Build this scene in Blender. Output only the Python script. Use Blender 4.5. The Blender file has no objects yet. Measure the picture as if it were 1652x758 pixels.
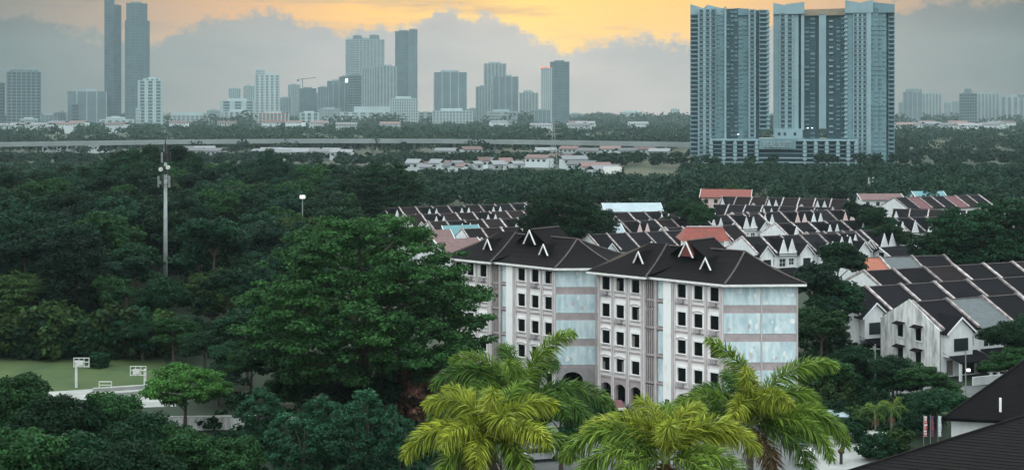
import bpy, math, random
import numpy as np
from math import radians, sin, cos, pi, tan, atan2, sqrt
from mathutils import Vector

random.seed(7)
SC = bpy.context.scene
COL = SC.collection

# ------------------------------------------------------------------ camera
CAMZ, FOC, CX, HOR = 35.7, 2200.0, 826.0, 180.0      # photograph: 1652 x 758, horizon at row 180
cam = bpy.data.cameras.new('camera')
camo = bpy.data.objects.new('camera', cam)
COL.objects.link(camo)
camo.location = (0, 0, CAMZ)
camo.rotation_euler = (radians(90), 0, 0)
cam.sensor_width = 36
cam.lens = 36 * FOC / 1652
cam.shift_y = -(379 - HOR) / 1652
cam.clip_start = 0.5
cam.clip_end = 60000
SC.camera = camo

# ------------------------------------------------------------------ world: sunset behind a cloud bank
SUN_AZ, SUN_EL = 0.01, radians(9)
W = bpy.data.worlds.new('World')
SC.world = W
W.use_nodes = True
NT = W.node_tree
NT.nodes.clear()


def N(t, **kw):
    n = NT.nodes.new(t)
    for k, v in kw.items():
        setattr(n, k, v)
    return n


def L(a, b):
    NT.links.new(a, b)


def M(op, a, b=None, c=None, clamp=False):
    n = N('ShaderNodeMath', operation=op, use_clamp=clamp)
    for i, v in enumerate((a, b, c)):
        if v is None:
            continue
        if isinstance(v, (int, float)):
            n.inputs[i].default_value = v
        else:
            L(v, n.inputs[i])
    return n.outputs[0]


def MIX(f, a, b, mode='MIX'):
    n = N('ShaderNodeMix', data_type='RGBA', blend_type=mode)
    for i, v in ((0, f), (6, a), (7, b)):
        if isinstance(v, (int, float)):
            n.inputs[i].default_value = v
        elif isinstance(v, tuple):
            n.inputs[i].default_value = (*v, 1)
        else:
            L(v, n.inputs[i])
    return n.outputs[2]


def RAMP(f, stops, interp='LINEAR'):
    n = N('ShaderNodeValToRGB')
    n.color_ramp.interpolation = interp
    el = n.color_ramp.elements
    el[0].position, el[0].color = stops[0][0], (*stops[0][1], 1)
    el[1].position, el[1].color = stops[-1][0], (*stops[-1][1], 1)
    for p, c in stops[1:-1]:
        e = el.new(p)
        e.color = (*c, 1)
    L(f, n.inputs[0])
    return n.outputs[0]


tc = N('ShaderNodeTexCoord')
sep = N('ShaderNodeSeparateXYZ')
L(tc.outputs['Generated'], sep.inputs[0])
az = M('ARCTAN2', sep.outputs[0], sep.outputs[1])
el = M('ARCSINE', sep.outputs[2])


def skynoise(sx, sy, scale, detail, rough, off=0.0):
    cv = N('ShaderNodeCombineXYZ')
    L(M('MULTIPLY', az, sx), cv.inputs[0])
    L(M('MULTIPLY', el, sy), cv.inputs[1])
    cv.inputs[2].default_value = off
    n = N('ShaderNodeTexNoise')
    n.inputs['Scale'].default_value = scale
    n.inputs['Detail'].default_value = detail
    n.inputs['Roughness'].default_value = rough
    L(cv.outputs[0], n.inputs['Vector'])
    return n.outputs[0]


# outline of the cumulus bank: elevation of its tops along the azimuth
prof = [(-600, 22), (-100, 30), (60, 38), (200, 70), (262, 66), (330, 26), (430, 12), (470, 20), (520, 48), (600, 55), (668, 46),
        (690, 24), (722, 8), (756, 22), (792, 17), (832, 36), (868, 66), (905, 78), (955, 76), (985, 62),
        (1042, 62), (1110, 72), (1250, 40), (1500, 10), (2200, 20)]
fc = N('ShaderNodeFloatCurve')
cu = fc.mapping.curves[0]
pts = [((math.atan((px - CX) / FOC) + 0.6) / 1.2, math.atan((HOR - y) / FOC) / 0.12) for px, y in prof]
cu.points[0].location = pts[0]
cu.points[1].location = pts[-1]
for p in pts[1:-1]:
    cu.points.new(*p)
for p in cu.points:
    p.handle_type = 'VECTOR'
fc.mapping.update()
L(M('DIVIDE', M('ADD', az, 0.6), 1.2, clamp=True), fc.inputs['Value'])
top = M('MULTIPLY', fc.outputs[0], 0.12)
n1 = M('SUBTRACT', skynoise(1, 1.3, 60, 5, 0.62), 0.5)
n2 = M('SUBTRACT', skynoise(1, 1.4, 14, 3, 0.5, 3.3), 0.5)
edge = M('ADD', M('ADD', top, M('MULTIPLY', n1, 0.040)), M('MULTIPLY', n2, 0.022))
bank = M('DIVIDE', M('ADD', M('SUBTRACT', edge, el), 0.0025), 0.0072, clamp=True)
adaz = M('ABSOLUTE', M('SUBTRACT', az, SUN_AZ))
# bank colour: lit through near the sun, slate away from it
bank_c = RAMP(M('DIVIDE', adaz, 1.2, clamp=True), [(0, (.59, .52, .48)), (.12, (.51, .46, .44)), (.21, (.29, .28, .265)), (.31, (.12, .124, .118)), (1, (.17, .18, .19))])
soft = skynoise(1, 3.0, 9, 4, 0.55, 1.7)
bank_c = MIX(1.0, bank_c, RAMP(soft, [(.25, (.80, .83, .86)), (.75, (1.16, 1.12, 1.07))]), 'MULTIPLY')
rim = M('MULTIPLY', M('SUBTRACT', 1, M('DIVIDE', M('SUBTRACT', edge, el), 0.010, clamp=True)), M('SUBTRACT', 1, M('DIVIDE', adaz, 0.22, clamp=True)))
bank_c = MIX(M('MULTIPLY', rim, .35), bank_c, (.80, .62, .44))
# clear gap glowing round the hidden sun
glow = RAMP(M('DIVIDE', adaz, 1.2, clamp=True), [(0, (1.30, .80, .16)), (.10, (1.22, .66, .15)), (.17, (.85, .46, .20)), (.25, (.46, .31, .22)), (.33, (.17, .16, .145)), (1, (.28, .31, .33))])
st = skynoise(1.0, 7.0, 7, 5, 0.6, 6.1)
streak = M('MULTIPLY', M('SUBTRACT', st, 0.50), 6.5, clamp=True)
stc = RAMP(M('DIVIDE', adaz, 1.2, clamp=True), [(0, (.82, .48, .20)), (.14, (.58, .40, .27)), (.26, (.20, .19, .18)), (1, (.27, .30, .32))])
glow = MIX(M('MULTIPLY', streak, .85), glow, stc)
# high overcast deck over a clear blue hour sky
sky = N('ShaderNodeTexSky', sky_type='NISHITA')
sky.sun_disc = False
sky.sun_elevation = SUN_EL
sky.sun_rotation = SUN_AZ
sky.air_density, sky.dust_density, sky.ozone_density = 1.2, 2.0, 1.0
nish = MIX(1.0, sky.outputs[0], (.10, .10, .10), 'MULTIPLY')
sz = M('MAXIMUM', sep.outputs[2], 0.0)
deckk = M('ADD', 1.45, M('MULTIPLY', sz, 2.3))
dn = skynoise(1, 1.6, 3.0, 5, 0.55, 9.0)
deck = MIX(1.0, MIX(1.0, (.92, 1.0, 1.02), RAMP(dn, [(.3, (.8, .8, .82)), (.7, (1.15, 1.14, 1.1))]), 'MULTIPLY'), deckk, 'MULTIPLY')
# deckk feeds a colour socket as grey
upper = MIX(0.85, nish, deck)
uf = M('DIVIDE', M('SUBTRACT', M('ADD', el, M('MULTIPLY', n2, .12)), 0.16), 0.10, clamp=True)
col = MIX(uf, glow, upper)
col = MIX(bank, col, bank_c)
bg = N('ShaderNodeBackground')
bg.inputs[1].default_value = 1.0
L(col, bg.inputs[0])
out = N('ShaderNodeOutputWorld')
L(bg.outputs[0], out.inputs[0])

sun = bpy.data.lights.new('sun', 'SUN')
sun.energy = 1.3
sun.angle = radians(14)
sun.color = (1.0, .84, .62)
suno = bpy.data.objects.new('sun', sun)
COL.objects.link(suno)
suno.location = (0, 0, 400)
sd = Vector((sin(SUN_AZ) * cos(SUN_EL), cos(SUN_AZ) * cos(SUN_EL), sin(SUN_EL)))
suno.rotation_euler = sd.to_track_quat('Z', 'Y').to_euler()

SC.view_settings.view_transform = 'Standard'
SC.view_settings.look = 'None'
SC.view_settings.exposure = 0.0
SC.view_settings.gamma = 1.0
SC.view_settings.use_curve_mapping = False
SC.cycles.use_denoising = True
SC.cycles.max_bounces = 6
SC.cycles.diffuse_bounces = 3
SC.cycles.glossy_bounces = 2
SC.cycles.transmission_bounces = 4
SC.cycles.transparent_max_bounces = 8
SC.cycles.volume_bounces = 1
SC.cycles.use_fast_gi = False

# ------------------------------------------------------------------ helpers
def at(px, py, Y):
    """a photograph pixel at distance Y from the camera"""
    return Vector(((px - CX) / FOC * Y, Y, CAMZ - (py - HOR) / FOC * Y))


def gnd(px, py, z=0.0):
    """a photograph pixel on the level z"""
    return at(px, py, (CAMZ - z) * FOC / (py - HOR))


def mat(name, c, rough=.8, var=.0, scale=1.0, c2=None, bump=0.0, bscale=None, spec=.3, transl=0.0, objvar=0.0, stretch=None, metal=0.0, island=0.0, lo=.35, hi=.65):
    m = bpy.data.materials.new(name)
    m.use_nodes = True
    nt = m.node_tree
    b = nt.nodes['Principled BSDF']
    b.inputs['Base Color'].default_value = (*c, 1)
    b.inputs['Roughness'].default_value = rough
    b.inputs['Specular IOR Level'].default_value = spec
    b.inputs['Metallic'].default_value = metal
    last = None
    vec = None
    if var or bump or c2:
        t = nt.nodes.new('ShaderNodeTexCoord')
        vec = t.outputs['Object']
        if stretch:
            mp = nt.nodes.new('ShaderNodeMapping')
            mp.inputs['Scale'].default_value = stretch
            nt.links.new(vec, mp.inputs[0])
            vec = mp.outputs[0]
    if var or c2:
        n = nt.nodes.new('ShaderNodeTexNoise')
        n.inputs['Scale'].default_value = scale
        n.inputs['Detail'].default_value = 6
        n.inputs['Roughness'].default_value = .62
        nt.links.new(vec, n.inputs['Vector'])
        r = nt.nodes.new('ShaderNodeValToRGB')
        a = c2 if c2 else tuple(x * (1 - var) for x in c)
        bb = c if c2 else tuple(min(1, x * (1 + var)) for x in c)
        r.color_ramp.elements[0].position, r.color_ramp.elements[0].color = lo, (*a, 1)
        r.color_ramp.elements[1].position, r.color_ramp.elements[1].color = hi, (*bb, 1)
        nt.links.new(n.outputs[0], r.inputs[0])
        last = r.outputs[0]

    def vary(src, last, amt):
        mr = nt.nodes.new('ShaderNodeMapRange')
        mr.inputs[3].default_value = 1 - amt
        mr.inputs[4].default_value = 1 + amt
        nt.links.new(src, mr.inputs[0])
        h = nt.nodes.new('ShaderNodeMix')
        h.data_type = 'RGBA'
        h.blend_type = 'MULTIPLY'
        h.inputs[0].default_value = 1
        if last is None:
            h.inputs[6].default_value = (*c, 1)
        else:
            nt.links.new(last, h.inputs[6])
        nt.links.new(mr.outputs[0], h.inputs[7])
        return h.outputs[2]
    if objvar:
        oi = nt.nodes.new('ShaderNodeObjectInfo')
        last = vary(oi.outputs['Random'], last, objvar)
    if island:
        g = nt.nodes.new('ShaderNodeNewGeometry')
        last = vary(g.outputs['Random Per Island'], last, island)
    if last is not None:
        nt.links.new(last, b.inputs['Base Color'])
    if bump:
        n = nt.nodes.new('ShaderNodeTexNoise')
        n.inputs['Scale'].default_value = bscale or scale * 4
        n.inputs['Detail'].default_value = 4
        nt.links.new(vec, n.inputs['Vector'])
        bp = nt.nodes.new('ShaderNodeBump')
        bp.inputs['Strength'].default_value = bump
        bp.inputs['Distance'].default_value = .05
        nt.links.new(n.outputs[0], bp.inputs['Height'])
        nt.links.new(bp.outputs[0], b.inputs['Normal'])
    if transl:
        tr = nt.nodes.new('ShaderNodeBsdfTranslucent')
        ms = nt.nodes.new('ShaderNodeMixShader')
        ms.inputs[0].default_value = transl
        if last is not None:
            nt.links.new(last, tr.inputs[0])
        else:
            tr.inputs[0].default_value = (*c, 1)
        nt.links.new(b.outputs[0], ms.inputs[1])
        nt.links.new(tr.outputs[0], ms.inputs[2])
        nt.links.new(ms.outputs[0], nt.nodes['Material Output'].inputs[0])
    return m


class MB:
    """collects quads and triangles of one mesh"""
    def __init__(s):
        s.v, s.f = [], []

    def poly(s, pts):
        k = len(s.v)
        s.v += [tuple(p) for p in pts]
        s.f.append(tuple(range(k, k + len(pts))))
        return s

    def box(s, x0, x1, y0, y1, z0, z1):
        k = len(s.v)
        s.v += [(x0, y0, z0), (x1, y0, z0), (x1, y1, z0), (x0, y1, z0), (x0, y0, z1), (x1, y0, z1), (x1, y1, z1), (x0, y1, z1)]
        s.f += [tuple(k + i for i in q) for q in ((0, 3, 2, 1), (4, 5, 6, 7), (0, 1, 5, 4), (1, 2, 6, 5), (2, 3, 7, 6), (3, 0, 4, 7))]
        return s

    def prism(s, pts, z0, z1):
        """vertical prism over a counter-clockwise outline; z1 may be a list"""
        n, k = len(pts), len(s.v)
        zt = z1 if isinstance(z1, (list, tuple)) else [z1] * n
        s.v += [(p[0], p[1], z0) for p in pts] + [(p[0], p[1], z) for p, z in zip(pts, zt)]
        for i in range(n):
            j = (i + 1) % n
            s.f.append((k + i, k + j, k + n + j, k + n + i))
        s.f.append(tuple(k + i for i in range(n))[::-1])
        s.f.append(tuple(k + n + i for i in range(n)))
        return s

    def slab(s, pts, d):
        """a flat outline in space given thickness by the vector d"""
        n, k = len(pts), len(s.v)
        d = Vector(d)
        s.v += [tuple(p) for p in pts] + [tuple(Vector(p) + d) for p in pts]
        for i in range(n):
            j = (i + 1) % n
            s.f.append((k + i, k + j, k + n + j, k + n + i))
        s.f.append(tuple(k + i for i in range(n))[::-1])
        s.f.append(tuple(k + n + i for i in range(n)))
        return s

    def tube(s, path, rad, n=6, caps=True):
        path = [Vector(p) for p in path]
        if isinstance(rad, (int, float)):
            rad = [rad] * len(path)
        k = len(s.v)
        for i, p in enumerate(path):
            d = path[min(i + 1, len(path) - 1)] - path[max(i - 1, 0)]
            d.normalize()
            a = d.cross(Vector((0, 0, 1)) if abs(d.z) < .9 else Vector((1, 0, 0))).normalized()
            b = d.cross(a)
            for j in range(n):
                t = 2 * pi * j / n
                s.v.append(tuple(p + (a * cos(t) + b * sin(t)) * rad[i]))
        for i in range(len(path) - 1):
            for j in range(n):
                q = (j + 1) % n
                s.f.append((k + i * n + j, k + i * n + q, k + (i + 1) * n + q, k + (i + 1) * n + j))
        if caps:
            s.f.append(tuple(k + j for j in range(n))[::-1])
            s.f.append(tuple(k + (len(path) - 1) * n + j for j in range(n)))
        return s

    def mesh(s, name, m, org=(0, 0, 0), smooth=False):
        me = bpy.data.meshes.new(name)
        o = Vector(org)
        me.from_pydata([tuple(Vector(v) - o) for v in s.v] if o.length else s.v, [], s.f)
        if m:
            me.materials.append(m)
        if smooth:
            me.polygons.foreach_set('use_smooth', [True] * len(me.polygons))
        me.update()
        return me

    def obj(s, name, m, parent=None, org=(0, 0, 0), smooth=False):
        return link(name, s.mesh(name, m, org, smooth), parent)


def link(name, me, parent=None, loc=None):
    o = bpy.data.objects.new(name, me)
    COL.objects.link(o)
    if parent is not None:
        o.parent = parent
    if loc is not None:
        o.location = loc
    return o


def tag(o, label, cat, group=None):
    o['label'] = label
    o['category'] = cat
    if group:
        o['group'] = group
    return o


def thing(name, label, cat, loc=(0, 0, 0), rz=0.0, group=None):
    o = bpy.data.objects.new(name, None)
    o.empty_display_size = .5
    COL.objects.link(o)
    o.location = loc
    o.rotation_euler = (0, 0, rz)
    return tag(o, label, cat, group)


def struct(o):
    o['kind'] = 'structure'
    return o


def stuff(o):
    o['kind'] = 'stuff'
    return o


def copy_tree(root, loc, rz=0.0, label=None, group=None, scale=None):
    r = root.copy()
    COL.objects.link(r)
    r.location = loc
    r.rotation_euler = (0, 0, rz)
    if scale:
        r.scale = scale if isinstance(scale, tuple) else (scale,) * 3
    if label:
        r['label'] = label
    if group:
        r['group'] = group
    for ch in root.children:
        c = ch.copy()
        COL.objects.link(c)
        c.parent = r
        for g in ch.children:
            d = g.copy()
            COL.objects.link(d)
            d.parent = c
    return r


ORD = ['first', 'second', 'third', 'fourth', 'fifth', 'sixth', 'seventh', 'eighth', 'ninth', 'tenth', 'eleventh', 'twelfth', 'thirteenth', 'fourteenth', 'fifteenth', 'sixteenth']

# ------------------------------------------------------------------ ground and air
m_ground = mat('ground_green', (.011, .026, .013), .95, c2=(.017, .028, .014), scale=.03)
g = MB()
g.poly([(-4000, -60, 0), (4000, -60, 0), (4000, 5900, 0), (-4000, 5900, 0)])
struct(g.obj('ground', m_ground))

hz = MB().box(-4100, 4100, -100, 6000, -1.0, 345)
hm = bpy.data.materials.new('haze_air')
hm.use_nodes = True
hm.node_tree.nodes.clear()
pv = hm.node_tree.nodes.new('ShaderNodeVolumePrincipled')
pv.inputs['Color'].default_value = (.52, .68, .72, 1)
pv.inputs['Density'].default_value = 0.000062
pv.inputs['Anisotropy'].default_value = 0.15
ho = hm.node_tree.nodes.new('ShaderNodeOutputMaterial')
hm.node_tree.links.new(pv.outputs[0], ho.inputs['Volume'])
stuff(hz.obj('haze', hm))
# ------------------------------------------------------------------ far skyline
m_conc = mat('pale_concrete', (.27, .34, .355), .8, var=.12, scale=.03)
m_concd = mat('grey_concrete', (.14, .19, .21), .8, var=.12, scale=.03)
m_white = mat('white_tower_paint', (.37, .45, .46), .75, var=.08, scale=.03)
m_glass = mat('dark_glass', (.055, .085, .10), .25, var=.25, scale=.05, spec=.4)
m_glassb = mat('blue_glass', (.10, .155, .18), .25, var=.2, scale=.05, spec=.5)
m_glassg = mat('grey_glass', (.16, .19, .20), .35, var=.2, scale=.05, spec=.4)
m_rustred = mat('rust_red', (.34, .12, .09), .8)  # even rust red base colour
m_lamp = bpy.data.materials.new('lamp_glow')
m_lamp.use_nodes = True
_b = m_lamp.node_tree.nodes['Principled BSDF']
_b.inputs['Emission Color'].default_value = (1, .97, .9, 1)
_b.inputs['Emission Strength'].default_value = 2.0


def mass(par, org, px0, px1, yt, D, dep, style, z0=0.0, floor=7.0):
    """one block of a far tower: core, piers and floor bands, built at its true size"""
    x0, x1 = at(px0, 0, D).x, at(px1, 0, D).x
    z1 = at(0, yt, D).z
    core, pier, nb, pw, bandh, pm, bm_ = style
    MB().box(x0, x1, D, D + dep, z0, z1).obj('wall', core, par, org)
    if nb:
        p = MB()
        w = (x1 - x0) / nb
        for i in range(nb + 1):
            cx = x0 + i * w
            hw = w * pw / 2
            a, b = max(x0 - .3, cx - hw), min(x1 + .3, cx + hw)
            p.box(a, b, D - 1.2, D - .003, z0, z1 + .4)
        ns = max(2, int(dep / w))
        for sx, xa in ((-1, x0), (1, x1)):
            for i in range(ns + 1):
                cy = D + dep * i / ns
                p.box(xa if sx > 0 else xa - 1.0, xa + 1.0 if sx > 0 else xa, cy - w * pw / 2, cy + w * pw / 2, z0, z1 + .3)
        p.obj('pier', pm, par, org)
        par.children[-1]['kind'] = 'stuff'
    if bandh:
        p = MB()
        n = int((z1 - z0) / floor)
        for i in range(1, n + 1):
            z = z0 + (z1 - z0) * i / n
            p.box(x0 - .5, x1 + .5, D - .7, D + dep + .5, z - bandh, z + .2)
        stuff(p.obj('floor_band', bm_, par, org))
    MB().box(x0 + (x1 - x0) * .2, x1 - (x1 - x0) * .25, D + dep * .2, D + dep * .8, z1 + .2, z1 + (x1 - x0) * .05 + 1.5).obj('roof_plant', pm, par, org)


S_pier = (m_glassg, m_conc, 6, .42, 0, m_conc, m_conc)
S_grid = (m_glassg, m_conc, 8, .35, 2.0, m_conc, m_conc)
S_band = (m_glassg, m_conc, 2, .25, 3.0, m_conc, m_conc)
S_white = (m_glassg, m_white, 5, .5, 2.0, m_white, m_white)
S_glass = (m_glassb, m_concd, 5, .08, .8, m_concd, m_concd)
S_dark = (m_glass, m_concd, 7, .22, 1.6, m_concd, m_concd)
S_plain = (m_concd, m_concd, 4, .12, 1.0, m_conc, m_concd)
S_white2 = (m_glassb, m_white, 3, .45, 1.2, m_white, m_white)
S_low = (m_glassg, m_white, 12, .4, 1.6, m_white, m_white)

CITY = [
    # name, category, label, distance, [(px0, px1, ytop, dy, depth, style)]
    ('office_tower', 'dark boxy tower at the far left edge of the skyline', 3000, [(-6, 10, 134, 10, 40, S_dark)]),
    ('office_tower', 'dark wide tower with ragged roof left of the twin slabs', 3000, [(11, 66, 116, 0, 55, S_dark), (18, 30, 113, 8, 20, S_plain), (44, 64, 113, 8, 20, S_plain)]),
    ('office_block', 'small low grey block beside the wide low slab', 3050, [(88, 106, 182, 0, 30, S_plain)]),
    ('office_block', 'wide flat grey block at the foot of the tallest tower', 3020, [(108, 172, 148, 0, 60, S_plain), (116, 126, 168, -2.5, 20, S_dark)]),
    ('skyscraper', 'tallest slim grey glass tower reaching the top edge', 3060, [(169, 184, -22, 0, 40, S_glass), (184, 196, 9, 4, 38, S_glass)]),
    ('skyscraper', 'tall dark glass tower right of the tallest one', 3060, [(205, 238, 6, 4, 45, S_glass), (202, 241, 34, 0, 52, S_glass)]),
    ('apartment_tower', 'white ribbed tower standing before the tall dark glass tower', 2800, [(223, 262, 130, 0, 35, S_white2), (236, 258, 127, 6, 20, S_white2), (219, 226, 175, -3, 30, S_white)]),
    ('office_block', 'pale low podium below the two tallest towers', 2760, [(161, 216, 193, 0, 30, S_white), (176, 200, 190, 6, 15, S_white)]),
    ('apartment_block', 'long low white block between the tallest towers and centre', 3300, [(264, 350, 186, 0, 30, S_low), (290, 300, 184, 4, 14, S_white)]),
    ('apartment_block', 'pale stepped block with dark bays left of the white centre tower', 3300, [(356, 412, 163, 0, 40, S_white2), (360, 402, 180, -8, 30, S_white)]),
    ('apartment_tower', 'faint slim tower on the left of a far pair', 4600, [(369, 388, 143, 0, 40, S_pier)]),
    ('apartment_tower', 'faint slim tower on the right of a far pair', 4600, [(393, 410, 139, 0, 40, S_pier)]),
    ('apartment_tower', 'white tower with higher left shaft in the left centre', 3500, [(411, 451, 121, 0, 45, S_white), (413, 427, 113, 3, 30, S_white)]),
    ('apartment_block', 'low reddish block under the white tower', 3200, [(417, 466, 183, 0, 30, (m_glassg, m_rustred, 8, .3, 2.5, m_white, m_rustred))]),
    ('apartment_tower', 'pale slim tower next to the tower crane', 4000, [(465, 484, 137, 0, 40, S_pier), (454, 466, 166, 0, 30, S_pier)]),
    ('office_tower', 'blue green boxy tower below the tower crane', 3600, [(484, 510, 143, 0, 40, S_glass)]),
    ('apartment_block', 'low white ribbed block below the blue green tower', 3100, [(484, 514, 182, 0, 30, S_white2)]),
    ('office_tower', 'grey stepped tower with a bright lamp on its roof corner', 3500, [(513, 530, 141, 0, 40, S_plain), (528, 566, 131, 2, 44, S_plain), (548, 570, 124, 6, 30, S_dark)]),
    ('apartment_tower', 'broad banded tower with twin crowns in the centre', 3900, [(558, 574, 64, 0, 50, S_grid), (574, 620, 64, 2, 48, S_grid), (570, 584, 58, 6, 30, S_plain), (597, 612, 57, 6, 30, S_plain)]),
    ('apartment_tower', 'cluster of pale ribbed slabs in front of the twin crowned tower', 3450, [(584, 608, 110, 0, 40, S_pier), (608, 640, 107, 3, 42, S_pier), (562, 586, 122, 2, 40, S_dark), (538, 700, 181, -6, 20, S_low)]),
    ('skyscraper', 'tall dark two tone tower right of the twin crowned tower', 3600, [(638, 664, 51, 0, 50, S_glass), (660, 673, 48, -3, 50, S_plain)]),
    ('office_block', 'pale flat podium block under the tall two tone tower', 3350, [(629, 674, 159, 0, 40, S_low)]),
    ('office_tower', 'dark framed square tower with pale crown right of centre', 3400, [(701, 752, 119, 0, 50, (m_glass, m_conc, 3, .18, 0, m_conc, m_conc)), (700, 753, 117, -1.5, 53, S_plain)]),
    ('office_block', 'wide pale podium at the foot of the dark framed tower', 3300, [(698, 762, 179, 0, 40, S_low)]),
    ('apartment_tower', 'pale stepped tower with a tall left shaft right of centre', 3500, [(781, 816, 103, 4, 40, S_pier), (768, 796, 140, 0, 40, S_pier), (795, 836, 124, -2, 44, S_plain)]),
    ('apartment_block', 'low stepped pale block between two taller towers', 3700, [(838, 868, 150, 0, 40, S_pier), (845, 858, 146, 3, 20, S_white)]),
    ('office_tower', 'two part tower with red beacons on its lower half', 3300, [(873, 890, 110, 0, 42, S_white), (888, 918, 100, 2, 45, S_glass)]),
    ('office_block', 'low brown block at the foot of the two part tower', 3150, [(862, 888, 178, 0, 30, S_plain)]),
    ('apartment_block', 'tiny pale block on the horizon before the twin condominium', 4300, [(1082, 1096, 176, 0, 30, S_white)]),
    ('apartment_block', 'long faint low block on the empty horizon', 5200, [(1000, 1036, 181, 0, 40, S_low)]),
    ('apartment_tower', 'faint round shouldered block just right of the condominium towers', 3600, [(1457, 1488, 149, 0, 40, S_plain), (1449, 1460, 166, 4, 30, S_pier), (1460, 1486, 144, 8, 20, S_pier)]),
    ('apartment_tower', 'faint broad pale block in the right hand far group', 3800, [(1488, 1519, 152, 0, 45, S_pier)]),
    ('apartment_tower', 'faint small slim block in the gap of the right group', 4200, [(1523, 1534, 166, 0, 30, S_pier)]),
    ('apartment_tower', 'faint narrow shaft beside the darker right hand tower', 4000, [(1536, 1548, 164, 0, 30, S_pier)]),
    ('office_tower', 'darker stepped tower in the right hand far group', 3300, [(1548, 1576, 151, 0, 40, S_dark), (1555, 1566, 144, 5, 20, S_plain)]),
    ('apartment_tower', 'pale ribbed block right of the darker far tower', 3500, [(1577, 1612, 152, 0, 45, S_pier)]),
    ('apartment_block', 'wide faint slab at the right edge of the skyline', 3400, [(1614, 1672, 157, 0, 40, S_pier), (1640, 1666, 153, 6, 25, S_plain)]),
    ('apartment_block', 'low pale block at the left foot of the stepped pale block', 3500, [(334, 358, 178, 0, 30, S_grid)]),
    ('apartment_block', 'small grey block tucked behind the pale slim crane tower', 3900, [(452, 470, 158, 0, 30, S_plain)]),
    ('apartment_block', 'squat grey block left of the lamp lit tower', 3700, [(500, 520, 156, 0, 34, S_dark), (506, 516, 151, 4, 16, S_plain)]),
    ('apartment_block', 'pale low slab below the lamp lit tower', 3250, [(516, 548, 176, 0, 30, S_grid)]),
    ('apartment_block', 'low pale slab right of the tall two tone tower', 3600, [(676, 698, 182, 0, 30, S_low)]),
    ('apartment_block', 'small pale block between the framed tower and stepped tower', 3700, [(754, 772, 176, 0, 30, S_pier)]),
    ('apartment_block', 'low banded block before the stepped tower', 3250, [(786, 834, 180, 0, 30, S_band)]),
    ('apartment_block', 'short grey block right of the two part tower', 3900, [(918, 940, 184, 0, 30, S_plain)]),
    ('apartment_block', 'low grey block under the dark wide tower at left', 2900, [(66, 92, 186, 0, 30, S_plain), (30, 58, 192, -10, 24, S_low)]),
]
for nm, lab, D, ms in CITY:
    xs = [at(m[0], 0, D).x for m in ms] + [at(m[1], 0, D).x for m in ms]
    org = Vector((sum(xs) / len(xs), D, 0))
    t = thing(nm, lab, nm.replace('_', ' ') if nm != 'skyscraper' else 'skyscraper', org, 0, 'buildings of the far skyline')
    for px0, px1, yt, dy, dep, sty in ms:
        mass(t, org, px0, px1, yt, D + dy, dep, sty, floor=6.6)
    t.rotation_euler.z = -atan2(org.x, org.y)                      # each tower squared up to the street that looks at the camera
    t.scale = (cos(t.rotation_euler.z), 1, 1)
    if 'bright lamp' in lab:
        p = at(560, 130, D - 3)
        MB().box(p.x - 5, p.x + 5, p.y, p.y + 2, p.z - 5, p.z + 4).obj('lamp', m_lamp, t, org)
    if 'red beacons' in lab:
        mr = mat('beacon_red', (.8, .1, .05), .5)
        mr.node_tree.nodes['Principled BSDF'].inputs['Emission Color'].default_value = (1, .18, .1, 1)
        mr.node_tree.nodes['Principled BSDF'].inputs['Emission Strength'].default_value = 1.2
        for px in (876, 885):
            p = at(px, 108, D - 2)
            MB().box(p.x - 3, p.x + 3, p.y, p.y + 3, p.z - 3.5, p.z + 1).obj('beacon', mr, t, org)
# tower crane over the blue green tower
p = at(488, 143, 3620)
t = thing('tower_crane', 'small tower crane on the roof of the blue green tower', 'crane', p)
MB().tube([(0, 0, 0), (0, 0, 26)], 1.2, 4).obj('mast', m_concd, t)
MB().tube([(-14, 0, 24), (36, 0, 29)], 1.1, 4).obj('jib', m_concd, t)
MB().box(-15, -9, -2, 2, 19, 24).obj('counterweight', m_concd, t)

# ------------------------------------------------------------------ twin condominium in the middle distance
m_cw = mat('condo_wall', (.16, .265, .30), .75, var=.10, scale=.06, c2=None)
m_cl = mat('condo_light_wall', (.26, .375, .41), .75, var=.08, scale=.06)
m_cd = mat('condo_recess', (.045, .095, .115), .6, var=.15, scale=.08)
m_cg = mat('condo_glass', (.035, .065, .08), .2, var=.3, scale=.3, spec=.5)
m_cb = mat('condo_brown_cap', (.30, .25, .18), .8, var=.1, scale=.1)
CD = 924.0
CST = 3.0


def cx_(px):
    return (px - CX) / FOC * CD


def cz_(py):
    return CAMZ - (py - HOR) / FOC * CD


def zx(z):                                   # column in the enlarged study of the towers
    return 1080 + z / 2.708


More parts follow.
